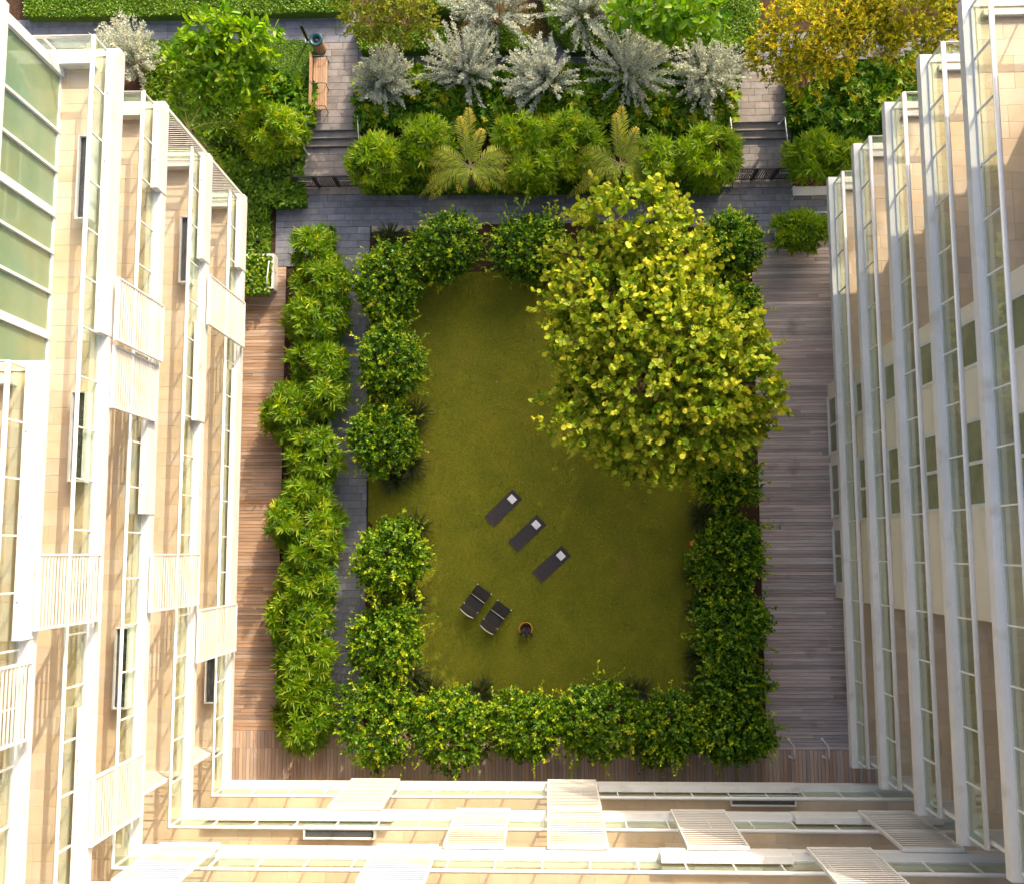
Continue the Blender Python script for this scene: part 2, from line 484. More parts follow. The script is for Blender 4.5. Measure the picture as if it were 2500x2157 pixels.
def twig_crown(parent, blobs, ntw, per, tw_len, leaf, width, templ, mat, name='crown', up=0.35, spread=0.7, shell=0.7, nrm_up=0.6, zmin=-0.35, hi=0.0, lumps=7, amp=0.22):
    P, D = blob_points(blobs, ntw, shell, zmin, lumps, amp)
    n = len(P)
    td = unit(D + np.array([0, 0, up]) + jit(n, 0.35))
    tl = tw_len * rng.uniform(0.5, 1.3, n)
    tone = rng.normal(0, 0.16, n)
    t = (np.arange(per) + 0.5) / per
    pos = P[:, None, :] + td[:, None, :] * (tl[:, None] * t[None, :])[:, :, None]
    pos = pos.reshape(-1, 3)
    T = np.repeat(td, per, 0)
    m = len(pos)
    ld = unit(T * 0.6 + rng.normal(0, spread, (m, 3)))
    nr = unit(np.repeat(D, per, 0) * 0.5 + np.array([0, 0, nrm_up]) + jit(m, 0.5))
    s = rng.uniform(0.5, 1.45, m)
    tt = np.tile(t, n)
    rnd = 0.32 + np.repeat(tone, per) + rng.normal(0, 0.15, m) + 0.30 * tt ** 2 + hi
    return leaf_object(name, pos, ld, nr, leaf * s, width * s, templ, mat, parent, rnd, 'stuff')


def rosette_crown(parent, blobs, nros, per, leaf, width, mat, name='crown', up=0.55, shell=0.75, hi=0.0, zmin=-0.2):
    P, D = blob_points(blobs, nros, shell, zmin)
    n = len(P)
    ax = unit(D + np.array([0, 0, up]) + jit(n, 0.25))
    A = np.repeat(ax, per, 0)
    m = n * per
    rd = rng.normal(0, 1, (m, 3))
    rd = unit(rd - A * np.sum(rd * A, 1, keepdims=True))
    th = rng.uniform(0.25, 1.75, m)
    ld = A * np.cos(th)[:, None] + rd * np.sin(th)[:, None]
    pos = np.repeat(P, per, 0) - A * rng.uniform(0, 0.28, m)[:, None] + ld * 0.04
    nr = unit(A + ld * -0.3 + jit(m, 0.15) + np.array([0, 0, 0.4]))
    s = rng.uniform(0.6, 1.2, m)
    tone = np.repeat(rng.normal(0, 0.14, n), per)
    rnd = 0.40 + tone + rng.normal(0, 0.16, m) + hi
    rnd[rng.random(m) < 0.025] = 1.0
    return leaf_object(name, pos, ld, nr, leaf * s, width * s, 'lance', mat, parent, rnd, 'stuff')


# ------------------------------------------------------------------ the ground
ground = MB().box(-150, 150, -150, 18.35, -0.30, -0.06).build('ground', SOIL)
tag(ground, kind='structure')
terrace = MB().box(-150, 150, 18.36, 160, -0.30, 0.40).build('garden_terrace', SOIL)
tag(terrace, kind='structure')
TZ = 0.45


def paved(name, x0, x1, y0, y1, z, mat, lx, ly, axis='x', gap=0.012):
    b = MB().box(x0, x1, y0, y1, z - 0.16, z - 0.018).build(name, PAVER_BED)
    tag(b, kind='structure')
    bricks(b, 'paver', mat, x0, x1, y0, y1, z, lx, ly, gap, axis)
    return b


paved('cross_path', -11.75, 12.6, 13.98, 15.42, 0.0, PAVER, 0.75, 0.29)
paved('side_path', -11.75, -9.85, 12.25, 13.975, 0.0, PAVER, 0.75, 0.29)
paved('garden_path', -9.15, -7.62, -7.18, 13.975, 0.0, PAVER, 0.75, 0.31)
paved('east_side_path', 9.0, 10.9, 13.05, 13.975, 0.0, PAVER, 0.75, 0.31)
paved('west_gate_path', -10.75, -8.05, 15.43, 17.55, 0.0, PAVER_W, 0.75, 0.31)
paved('east_gate_path', 8.0, 10.55, 15.43, 17.55, 0.0, PAVER_W, 0.75, 0.31)
paved('west_walk', -10.85, -8.15, 18.46, 22.15, TZ, PAVER_W, 0.6, 0.31)
paved('east_walk', 7.9, 10.5, 18.46, 20.85, TZ, PAVER_W, 0.6, 0.31)
paved('north_walk', -24.0, -8.15, 22.16, 23.55, TZ, PAVER, 0.75, 0.33)
paved('shrub_walk', -8.14, 19.5, 20.86, 22.15, TZ, PAVER, 0.75, 0.33)
for nm, x0, x1 in (('west_steps', -10.75, -8.1), ('east_steps', 7.95, 10.55)):
    st = MB().box(x0, x1, 17.56, 18.455, -0.2, -0.02).build(nm, PAVER_BED)
    tag(st, kind='structure')
    for k in range(3):
        y0 = 17.56 + k * 0.30
        piece('step', PAVER_W, x0, x1, y0, y0 + 0.295, -0.02, 0.15 * (k + 1), st)

# decks
def deck(name, x0, x1, y0, y1, axis, mat, w, lmax):
    b = MB().box(x0, x1, y0, y1, -0.18, -0.03).build(name, WOOD_DARK)
    tag(b, kind='structure')
    if axis == 'x':
        n = round((y1 - y0) / w); d = (y1 - y0) / n
        for i in range(n):
            cuts = [x0] + ([x0 + random.uniform(0.2, 0.8) * (x1 - x0)] if (x1 - x0) > lmax and random.random() < 0.35 else []) + [x1]
            for a, c in zip(cuts, cuts[1:]):
                z = random.uniform(-0.002, 0.002)
                piece('plank', mat, a + 0.003, c - 0.003, y0 + i * d + 0.006, y0 + (i + 1) * d - 0.006, z - 0.028, z, b)
    else:
        n = round((x1 - x0) / w); d = (x1 - x0) / n
        for i in range(n):
            z = random.uniform(-0.002, 0.002)
            piece('plank', mat, x0 + i * d + 0.006, x0 + (i + 1) * d - 0.006, y0 + 0.003, y1 - 0.003, z - 0.028, z, b)
    return b


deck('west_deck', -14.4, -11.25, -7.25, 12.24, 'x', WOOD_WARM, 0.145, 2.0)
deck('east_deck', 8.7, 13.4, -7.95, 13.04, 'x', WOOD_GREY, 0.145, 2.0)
deck('south_deck', -14.4, 13.4, -11.2, -7.96, 'y', WOOD_CROSS, 0.15, 9)
tag(MB().box(-14.4, 8.69, -7.955, -7.255, -0.18, -0.035).build('deck_border', WOOD_DARK), kind='structure')
_bp = bpy.data.objects['deck_border']
n = 155
for i in range(n):
    d = (8.69 + 14.4) / n
    piece('plank', WOOD_CROSS, -14.4 + i * d + 0.006, -14.4 + (i + 1) * d - 0.006, -7.955, -7.258, -0.03, random.uniform(-.002, .002), _bp)

# lawn
lawn_poly = [(-6.35, 11.9), (5.9, 11.9), (6.35, 11.0), (6.35, -5.6), (5.6, -6.2), (-5.6, -6.2), (-6.3, -5.4), (-6.3, 0.2), (-7.55, 1.3), (-7.55, 3.6), (-6.4, 4.4)]
lawn = MB().prism(lawn_poly[::-1][::-1], -0.12, -0.012).build('lawn', LAWN_SOIL)
tag(lawn, kind='structure')


def in_poly(P, poly):
    x, y = P[:, 0], P[:, 1]
    r = np.zeros(len(P), bool)
    j = len(poly) - 1
    for i in range(len(poly)):
        xi, yi = poly[i][:2]; xj, yj = poly[j][:2]
        c = ((yi > y) != (yj > y)) & (x < (xj - xi) * (y - yi) / (yj - yi + 1e-12) + xi)
        r ^= c
        j = i
    return r


def sample_poly(poly, n):
    a = np.array([p[:2] for p in poly]); lo, hi = a.min(0), a.max(0)
    P = rng.uniform(lo, hi, (int(n * 2.5), 2))
    P = P[in_poly(P, poly)][:n]
    return P


def turf(name, poly, z, n, ln, wd, mat, label, rshift=0.0):
    P = sample_poly(poly, n)
    m = len(P)
    pos = np.concatenate([P, np.full((m, 1), z)], 1)
    a = rng.uniform(0, 2 * math.pi, m)
    d = np.stack([np.cos(a), np.sin(a), rng.uniform(0.25, 1.0, m)], 1)
    nr = np.stack([np.zeros(m), np.zeros(m), np.ones(m)], 1) + jit(m, 0.2)
    # mowing and wear: broad patches of paler, browner grass
    patch = 0.15 * np.sin(P[:, 0] * 0.9 + 1.3 * np.sin(P[:, 1] * 0.5)) * np.sin(P[:, 1] * 0.7 + 0.8) + 0.10 * np.sin(P[:, 0] * 3.4 + np.sin(P[:, 1] * 2.1) * 2)
    o = leaf_object(name, pos, d, nr, ln * rng.uniform(.6, 1.4, m), wd, 'blade', mat, None, 0.45 + patch + rng.normal(0, 0.22, m) + rshift)
    return tag(o, label, 'grass', kind='stuff')


turf('grass', lawn_poly, -0.012, 130000, 0.055, 0.016, L_GRASS, 'short olive green grass of the courtyard lawn')

n = 190
Pl = np.concatenate([rng.normal((3.0, 4.0), (3.2, 3.4), (n - 50, 2)), rng.uniform((-6, -6), (6, 11.5), (50, 2))])
Pl = Pl[in_poly(Pl, lawn_poly)]
m_ = len(Pl)
aa = rng.uniform(0, 6.28, m_)
o = leaf_object('fallen_leaves', np.concatenate([Pl, np.full((m_, 1), .035)], 1), np.stack([np.cos(aa), np.sin(aa), np.zeros(m_)], 1), unit(np.array([0, 0, 1.]) + jit(m_, .2)), .09 * rng.uniform(.6, 1.3, m_), .07, 'oval', L_DRY, None, rng.uniform(0, 1, m_))
tag(o, 'dry fallen leaves scattered on the lawn', 'leaf litter', kind='stuff')

# kerbs, edging and the retaining wall of the garden terrace
def kerb(name, x0, x1, y0, y1, z0, z1, mat, label, step=1.2):
    b = MB()
    L = max(abs(x1 - x0), abs(y1 - y0))
    o = tag(MB().box(x0, x1, y0, y1, z0, z1 - 0.02).build(name, mat), kind='structure')
    k = max(1, round(L / step))
    for i in range(k):
        if abs(x1 - x0) > abs(y1 - y0):
            a = x0 + (x1 - x0) * i / k; c = x0 + (x1 - x0) * (i + 1) / k
            piece('edging_stone', mat, a + .006, c - .006, y0 - .004, y1 + .004, z1 - 0.03, z1 + random.uniform(0, .008), o)
        else:
            a = y0 + (y1 - y0) * i / k; c = y0 + (y1 - y0) * (i + 1) / k
            piece('edging_stone', mat, x0 - .004, x1 + .004, a + .006, c - .006, z1 - 0.03, z1 + random.uniform(0, .008), o)
    return o


kerb('planting_kerb', -8.0, 7.95, 15.44, 15.68, -0.2, 0.12, KERB, '')
kerb('retaining_wall', -8.05, 7.9, 18.32, 18.60, -0.2, 0.62, WALLGREY, '')
kerb('east_retaining_wall', 10.62, 16.0, 18.32, 18.60, -0.2, 0.62, WALLGREY, '')
kerb('path_kerb', -9.30, -9.18, -7.1, 12.2, -0.2, 0.10, WHITE, '')
kerb('lawn_kerb', -7.55, -3.0, 13.72, 13.96, -0.2, 0.07, KERB, '')
kerb('east_lawn_kerb', 5.0, 8.0, 13.72, 13.96, -0.2, 0.07, KERB, '')

# ------------------------------------------------------------------ the buildings
ZL = [3.6, 7.68, 11.78, 15.06, 18.38, 21.7]
ZR = [3.6, 6.79, 10.06, 13.12, 16.07, 19.0]
XW, XE, YS = -12.0, 11.0, -8.5          # outer slab edges of the three fronts
YN_W, YN_E, YS_E = 14.15, 14.45, -7.9
GS = 0.23                                # glass stands this far behind the slab edge
DEP = 2.9


def railing(parent, pts, z, label_rail, pane=1.35, name='railing'):
    """top tube (the part) with glass panes, posts and a base channel as its pieces"""
    tube = MB().path([(x, y, z + 1.1) for x, y in pts], 0.07, 12)
    rail = tube.build(name, WHITE_METAL, parent, True)
    for (xa, ya), (xb, yb) in zip(pts, pts[1:]):
        L = math.hypot(xb - xa, yb - ya)
        k = max(1, round(L / pane))
        ax = abs(xb - xa) > abs(yb - ya)
        for i in range(k):
            t0, t1 = i / k, (i + 1) / k
            x0, y0 = xa + (xb - xa) * t0, ya + (yb - ya) * t0
            x1, y1 = xa + (xb - xa) * t1, ya + (yb - ya) * t1
            g = 0.025
            if ax:
                lo, hi = sorted((x0, x1))
                piece('glass_pane', RAIL_GLASS, lo + g, hi - g, y0 - .006, y0 + .006, z + 0.06, z + 1.05, rail)
                piece('post', WHITE_METAL, x0 - .02, x0 + .02, y0 - .03, y0 + .03, z + 0.05, z + 1.06, rail)
            else:
                lo, hi = sorted((y0, y1))
                piece('glass_pane', RAIL_GLASS, x0 - .006, x0 + .006, lo + g, hi - g, z + 0.06, z + 1.05, rail)
                piece('post', WHITE_METAL, x0 - .03, x0 + .03, y0 - .02, y0 + .02, z + 0.05, z + 1.06, rail)
        if ax:
            piece('base_channel', STEEL, min(xa, xb), max(xa, xb), ya - .03, ya + .03, z + 0.004, z + .055, rail)
        else:
            piece('base_channel', STEEL, xa - .03, xa + .03, min(ya, yb), max(ya, yb), z + 0.004, z + .055, rail)
    return rail


bl = thing('apartment_building', (-15, -3, 0), 'white L-shaped apartment building with sunlit stone balconies and louvred screens', 'building')
CORE_W = XW - DEP
CORE_S = YS - DEP
MB().box(-26, CORE_W, CORE_S - 12, 13.6, -0.3, ZL[2] - 0.36).build('wall', INTERIOR, bl)
MB().box(-26, CORE_W, CORE_S - 12, 4.2, ZL[2] - 0.359, ZL[5] - 0.36).build('upper_wall', INTERIOR, bl)
MB().box(-26, CORE_W, 4.201, 13.6, ZL[2] - 0.359, ZL[3] - 0.36).build('penthouse_base_wall', INTERIOR, bl)
MB().box(CORE_W + 0.001, 16.0, CORE_S - 12, CORE_S, -0.3, ZL[5] - 0.36).build('south_wall', INTERIOR, bl)
RAISED_W = {0: [(W(585, 660, 3.6).y, 13.9), (-3.2, W(565, 905, 3.6).y)],
            1: [(W(500, 640, 7.68).y, 13.9), (W(485, 1030, 7.68).y, W(495, 790, 7.68).y)],
            2: [(W(385, 470, 11.78).y, 13.9), (W(370, 1255, 11.78).y, W(375, 1030, 11.78).y)],
            3: [(W(260, 820, 15.06).y, 13.9), (-12.0, W(230, 1720, 15.06).y)],
            4: [(W(80, 1560, 18.38).y, W(105, 885, 18.38).y - 0.2)]}
RAISED_S = {0: [(W(1460, 1915, 3.6).x, W(1945, 1915, 3.6).x)], 1: [(W(510, 1985, 7.68).x, W(962, 1985, 7.68).x), (W(1935, 1985, 7.68).x, 12.5)],
            2: [(W(1610, 2080, 11.78).x, W(1930, 2080, 11.78).x)], 3: []}
for i, z in enumerate(ZL[:5]):
    yn = YN_W if i < 4 else 4.55
    s = MB()
    s.box(CORE_W - 0.3, XW, YS, yn, z - 0.35, z)
    s.box(CORE_W - 0.3, 14.6, CORE_S - 0.3, YS - 0.0005, z - 0.35, z)
    slab = s.build('balcony_slab', WHITE, bl)
    gx, gy = XW - GS, YS - GS
    MB().box(CORE_W, gx - 0.08, YS, yn - 0.25, z + 0.0015, z + 0.006).build('grout_bed', GROUT, slab)
    MB().box(CORE_W, 14.5, CORE_S, gy - 0.08, z + 0.002, z + 0.0065).build('grout_bed', GROUT, slab)
    bricks(slab, 'tile', STONE, gx - 0.10 - 2.4, gx - 0.10, gy - 0.08, yn - 0.27, z + 0.025, 0.9, 0.45, 0.006, 'x', 0.02)
    bricks(slab, 'tile', STONE, gx - 2.5, 14.4, gy - 2.48, gy - 0.09, z + 0.025, 1.1, 0.6, 0.006, 'x', 0.02)
    railing(bl, [(-16.5, yn - GS), (gx, yn - GS), (gx, gy), (14.4, gy)], z, '')
    MB().box(-16.5, gx - 0.35, yn - 0.62, yn - 0.42, z + 0.03, z + 0.38).build('end_parapet', WHITE, bl, bevel=0.01)
    for a, b in RAISED_W.get(i, []):
        o = MB().box(gx + 0.04, XW + 0.02, min(a, b), max(a, b), z - 0.33, z + 0.42).build('raised_fascia', WHITE, bl, bevel=0.012)
        yy = min(a, b) + 0.9
        while yy < max(a, b) - 0.3:
            MB().lathe((gx + 0.14, yy, z + 0.42), [(0.022, 0), (0.022, 0.045), (0.0, 0.05)], 8).build('stud', STEEL, o)
            yy += 1.95
    for a, b in RAISED_S.get(i, []):
        o = MB().box(min(a, b), max(a, b), gy + 0.04, YS + 0.02, z - 0.33, z + 0.42).build('raised_fascia', WHITE, bl, bevel=0.012)
        xx = min(a, b) + 0.9
        while xx < max(a, b) - 0.3:
            MB().lathe((xx, gy + 0.14, z + 0.42), [(0.022, 0), (0.022, 0.045), (0.0, 0.05)], 8).build('stud', STEEL, o)
            xx += 1.95
MB().box(CORE_W - 0.3, XW, YS, 4.55, ZL[5] - 0.35, ZL[5]).box(-26, 16, CORE_S - 12, YS - 0.001, ZL[5] - 0.35, ZL[5]).box(-26, CORE_W - 0.301, YS, 4.55, ZL[5] - 0.35, ZL[5]).build('roof', WHITE, bl)

# penthouse curtain wall on the fourth balcony of the west wing
zb = ZL[3]
c0 = W(123, 189, zb + 0.03)
XG = -13.62
yb = [W(118, y, zb).y for y in (221, 325, 421, 524, 620, 717, 821)] + [4.7]
yb[0] = c0.y
cw = MB()
top = zb + 3.2
cw.box(XG - 0.10, XG + 0.02, 4.6, yb[0], top - 0.12, top)
cw.box(XG - 0.10, XG + 0.02, 4.6, yb[0], zb + 0.03, zb + 0.10)
cw.box(XG - 0.16, XG + 0.08, yb[0] - 0.02, yb[0] + 0.26, zb + 0.03, top + 0.01)
cwo = cw.build('curtain_wall', WHITE_METAL, bl)
for k, (a, b) in enumerate(zip(yb, yb[1:])):
    piece('glass_panel', GREEN_GLASS, XG - 0.05, XG - 0.03, b + 0.03, a - 0.03, zb + 0.10, top - 0.12, cwo)
    wdt = 0.11 if k in (2, 5) else 0.04
    piece('mullion', WHITE_METAL, XG - 0.08, XG + 0.05, b - wdt, b + wdt, zb + 0.06, top - 0.02, cwo)
MB().box(-26, XG - 0.2, 4.56, yb[0] - 0.2, zb + 0.01, top - 0.14).build('penthouse_room', INTERIOR, bl)
MB().box(-26, XG + 0.25, 4.56, yb[0] + 0.3, top + 0.011, top + 0.3).build('penthouse_roof', WHITE, bl)

br = thing('apartment_wing', (14, 3, 0), 'white apartment wing with green glass railings and cream window bays beside the grey deck', 'building')
CORE_E = XE + DEP
MB().box(CORE_E, 26, YS_E + 0.3, 14.0, -0.3, ZR[5] - 0.36).build('wall', BAYWALL, br)
for i, z in enumerate(ZR[:5]):
    slab = MB().box(XE, CORE_E + 0.3, YS_E, YN_E, z - 0.30, z).build('balcony_slab', WHITE, br)
    gx = XE + GS
    MB().box(gx + 0.08, CORE_E, YS_E + 0.5, YN_E - 0.25, z + 0.0015, z + 0.006).build('grout_bed', GROUT, slab)
    bricks(slab, 'tile', STONE, gx + 0.10, gx + 2.5, YS_E + 0.4, YN_E - 0.27, z + 0.025, 0.9, 0.45, 0.006, 'x', 0.02)
    railing(br, [(15.5, YN_E - GS), (gx, YN_E - GS), (gx, YS_E + GS), (15.5, YS_E + GS)], z, '', 1.5)
    MB().box(gx + 0.25, 15.5, YN_E - 0.56, YN_E - 0.40, z + 0.03, z + 0.16).build('end_parapet', WHITE, br, bevel=0.01)
MB().box(XE + 0.3, 26, YS_E, 14.1, ZR[5] - 0.30, ZR[5]).build('roof', WHITE, br)

# window bays of the east wing
XB = 11.68
bay_rows = [(-0.028, 3.30, [(970, 1103, 2), (1132, 1258, 2), (1290, 1422, 2)], 936, 1458, 2024),
            (ZR[0] + 0.03, ZR[1] - 0.30, [(933, 1005, 1), (1118, 1265, 2)], 897, 1472, 2090),
            (ZR[1] + 0.03, ZR[2] - 0.30, [(889, 975, 1), (1092, 1255, 2)], 842, 1485, 2160),
            (ZR[2] + 0.03, ZR[3] - 0.30, [(838, 939, 1), (1062, 1245, 2)], 800, 1497, 2240),
            (ZR[3] + 0.03, ZR[4] - 0.30, [(785, 895, 1), (1025, 1233, 2)], 752, 1513, 2340),
            (ZR[4] + 0.03, ZR[5] - 0.30, [(720, 850, 1), (1000, 1220, 2)], 665, 1530, 2440)]
for (z0, z1, wins, ya, yb_, px) in bay_rows:
    y_hi = W(px, ya, z0 + 0.3).y; y_lo = W(px, yb_, z0 + 0.3).y
    bay = MB().box(XB, CORE_E, y_lo, y_hi, z0, z1).build('window_bay', BAYWALL, br)
    for (wa, wb, nl) in wins:
        h0, h1 = z0 + 0.22, z1 - 0.25
        yh, yl = W(px, wa, h0 + 0.5).y, W(px, wb, h0 + 0.5).y
        fr = MB()
        x0, x1 = XB - 0.035, XB + 0.02
        fr.box(x0, x1, yl - .06, yh + .06, h0 - .06, h0).box(x0, x1, yl - .06, yh + .06, h1, h1 + .06)
        ys = [yl, yh] if nl == 1 else [yl, (yl + yh) / 2, yh]
        for k, yy in enumerate(ys):
            fr.box(x0 - .001, x1, yy - .05, yy + .05, h0 + .0005, h1 - .0005)
        fr.build('window_frame', WHITE_METAL, bay)
        for a, b in zip(ys, ys[1:]):
            piece('window_pane', WINDOW_GLASS, XB - 0.008, XB + 0.004, a + .05, b - .05, h0, h1, bay)
        MB().box(x0 - 0.05, x0 - 0.002, yl - .1, yh + .1, h0 - .10, h0 - .062).build('window_sill', WHITE_METAL, bay)


# ------------------------------------------------------------------ louvred screens
def screen_box(name, label, p0, p1, z0, z1, nrm, nsl=22, group='louvred sliding screens on the balconies'):
    """screen standing between two points of plan; nrm is the outward direction"""
    p0, p1, nrm = Vector((*p0, 0)), Vector((*p1, 0)), Vector((*nrm, 0))
    u = (p1 - p0).normalized()
    Wd = (p1 - p0).length
    t = thing(name, (p0.x + (p1.x - p0.x) / 2, p0.y + (p1.y - p0.y) / 2, z0), label, 'screen', group)
    M = Matrix(((u.x, nrm.x, 0, p0.x), (u.y, nrm.y, 0, p0.y), (0, 0, 1, z0), (0, 0, 0, 1)))
    Hh = z1 - z0

    def put(mb, name, mat):
        mb.v = [tuple(M @ Vector(q)) for q in mb.v]
        if u.cross(nrm).z < 0:
            mb.f = [tuple(reversed(f)) for f in mb.f]
        return mb.build(name, mat, t)
    fr = MB().box(0, .05, -.05, .05, 0, Hh).box(Wd - .05, Wd, -.05, .05, 0, Hh)
    fr.box(.0505, Wd - .0505, -.048, .048, Hh - .06, Hh - .001).box(.0505, Wd - .0505, -.048, .048, .001, .06)
    put(fr, 'frame', WHITE_METAL)
    # back sheet behind the blades keeps the panel opaque
    me = None
    for k in range(nsl):
        zc = 0.06 + (Hh - 0.12) * (k + 0.5) / nsl
        if me is None:
            h = (Hh - .12) / nsl
            m = MB()
            a = Vector((0, .004 if abs(nrm.x) > .5 else .025, h * .06)); b = Vector((0, .046, -h * .05))
            n_ = Vector((0, b.z - a.z, -(b.y - a.y))).normalized() * 0.010
            x0, x1 = .0515, Wd - .0515
            m.v = [(x0, a.y + n_.y, a.z + n_.z), (x1, a.y + n_.y, a.z + n_.z), (x1, b.y + n_.y, b.z + n_.z), (x0, b.y + n_.y, b.z + n_.z),
                   (x0, a.y - n_.y, a.z - n_.z), (x1, a.y - n_.y, a.z - n_.z), (x1, b.y - n_.y, b.z - n_.z), (x0, b.y - n_.y, b.z - n_.z)]
            m.f = [(0, 1, 2, 3), (7, 6, 5, 4), (0, 4, 5, 1), (1, 5, 6, 2), (2, 6, 7, 3), (3, 7, 4, 0)]
            R3 = M.to_3x3()
            m.v = [tuple(R3 @ Vector(q)) for q in m.v]
            me = bpy.data.meshes.new('slat'); me.from_pydata(m.v, [], m.f); me.materials.append(LOUVRE)
        o = bpy.data.objects.new('slat', me)
        loc = M @ Vector((0, 0, zc))
        o.location = loc
        link(o, t, loc)
    return t


def west_screen(label, ya, yb, i, off=0.10, px=400, shift=0.0):
    """panel on the west front between balcony i and i+1; ya, yb are picture rows of its lower edge"""
    z0, z1 = ZL[i] + 0.02, ZL[i + 1] - 0.02 - shift
    xs = XW + off
    a, b = W(px, ya, z0), W(px, yb, z0)
    screen_box('louvred_screen', label, (xs, b.y), (xs, a.y), z0, z1, (1, 0), 20)


def south_screen(label, xa, xb, i, off=0.10, shift=0.0, py=1940):
    z0, z1 = ZL[i] + 0.02, ZL[i + 1] - 0.02 - shift
    ys = YS + off
    a, b = W(xa, py, z0), W(xb, py, z0)
    screen_box('louvred_screen', label, (a.x, ys), (b.x, ys), z0, z1, (0, 1), 20)


west_screen('upper of two touching white louvred panels hung on the west front', 747, 885, 2, 0.20, 390)
west_screen('lower of two touching white louvred panels hung on the west front', 892, 1030, 2, 0.08, 386, 0.2)
west_screen('white louvred panel beside the deck, just above its planter box end', 740, 849, 0, 0.12, 598)
west_screen('white louvred panel, wide one nearest the picture edge halfway down the west front', 1350, 1515, 3, 0.10, 250)
west_screen('white louvred panel on the third balcony, level with the gap in the lawn hedge', 1350, 1476, 1, 0.10, 492)
west_screen('white louvred panel overlapping the deck, lowest of the three in a row', 1472, 1588, 0, 0.12, 582)
west_screen('white louvred panel cut off by the left picture edge', 1612, 1805, 4, 0.10, 84)
west_screen('large white louvred panel near the inner corner of the two fronts', 1835, 1986, 2, 0.10, 359)
south_screen('white louvred panel leaning over the deck below the third bottom hedge shrub', 859, 977, 0, 0.12, 0, 1906)
south_screen('white louvred panel in the middle tier left of the double-height one', 1114, 1246, 1, 0.10, 0, 1976)
south_screen('lower half of the double-height louvred screen, dappled with leaf shadow', 1337, 1455, 0, 0.12, 0, 1906)
south_screen('upper half of the double-height louvred screen on the south front', 1337, 1468, 1, 0.11, 0, 1976)
south_screen('shaded white louvred panel, first one right of the double-height screen', 1636, 1769, 1, 0.10, 0, 1976)
south_screen('shaded white louvred panel at the foot of the east wing', 2094, 2226, 1, 0.10, 0, 1973)
south_screen('white louvred panel in the bottom left corner at the picture edge', 392, 538, 2, 0.12, 0, 2067)
south_screen('white louvred panel cut by the bottom edge left of the double-height screen', 921, 1071, 2, 0.12, 0, 2067)
south_screen('white louvred panel cut by the bottom edge near the east wing', 1968, 2125, 2, 0.12, 0, 2067)
g2 = 'louvred end screens closing the balcony ends'
for i, nm in ((0, 'lower'), (1, 'upper')):
    screen_box('end_screen', nm + ' white louvred end screen at the garden end of the west front', (XW - 0.05, YN_W - 0.06), (CORE_W, YN_W - 0.06), ZL[i] + 0.02, ZL[i + 1] - 0.36, (0, 1), 22, g2)
    screen_box('end_screen', nm + ' white louvred end screen near the inner corner of the two fronts', (XW - GS - 0.12, -7.28), (CORE_W, -7.28), ZL[i] + 0.04, ZL[i + 1] - 0.36, (0, 1), 22, g2)
for i, nm in enumerate(('lowest', 'second lowest', 'third', 'topmost')):
    screen_box('end_screen', nm + ' white louvred end screen on the south end of the east wing', (XE + GS + 0.12, -7.50), (CORE_E, -7.50), ZR[i] + 0.04, ZR[i + 1] - 0.31, (0, 1), 18, g2)


# trough planters on the balcony floors
def trough(label, p0, p1, z):
    x0, x1 = sorted((p0[0], p1[0])); y0, y1 = sorted((p0[1], p1[1]))
    t = thing('trough_planter', ((x0 + x1) / 2, (y0 + y1) / 2, z), label, 'planter', 'trough planters on the balconies')
    w = 0.045
    h = 0.42
    b = MB().box(x0, x1, y0, y0 + w, z + .03, z + h).box(x0, x1, y1 - w, y1, z + .03, z + h)
    b.box(x0, x0 + w, y0 + w + .0005, y1 - w - .0005, z + .03, z + h - .0005).box(x1 - w, x1, y0 + w + .0005, y1 - w - .0005, z + .03, z + h - .0005)
    b.build('box', WHITE_METAL, t)
    MB().box(x0 + w, x1 - w, y0 + w, y1 - w, z + .04, z + h - 0.10).build('gravel_fill', GRAVEL, t)


def trough_w(label, ya, yb, i, pxl):
    z = ZL[i]
    a, b = W(pxl, ya, z + .4), W(pxl, yb, z + .4)
    trough(label, (a.x, a.y), (a.x + 0.42, b.y), z)


trough_w('white trough planter with dark gravel beside the penthouse glass wall', 330, 535, 3, 192)
trough_w('white trough planter with dark gravel on the second balcony of the west front', 528, 690, 1, 441)
trough_w('long white trough planter behind glass below the pair of louvred panels', 955, 1175, 3, 174)
trough_w('white trough planter behind glass at the middle balcony left of the corner', 1530, 1730, 2, 281)
trough_w('small white trough planter beside the panel that overlaps the deck', 1602, 1716, 0, 502)
for lb, xa, xb, i, py in (('white trough planter with pebbles on the second tier of the south front', 740, 915, 1, 2047), ('white trough planter on the lowest tier, right end of the south front', 1785, 1945, 0, 1967)):
    z = ZL[i]
    a, b = W(xa, py, z + .4), W(xb, py, z + .4)
    trough(lb, (a.x, a.y), (b.x, a.y + 0.42), z)

# ------------------------------------------------------------------ plants
def P3(px, py, z):
    v = W(px, py, z)
    return np.array([v.x, v.y, z])


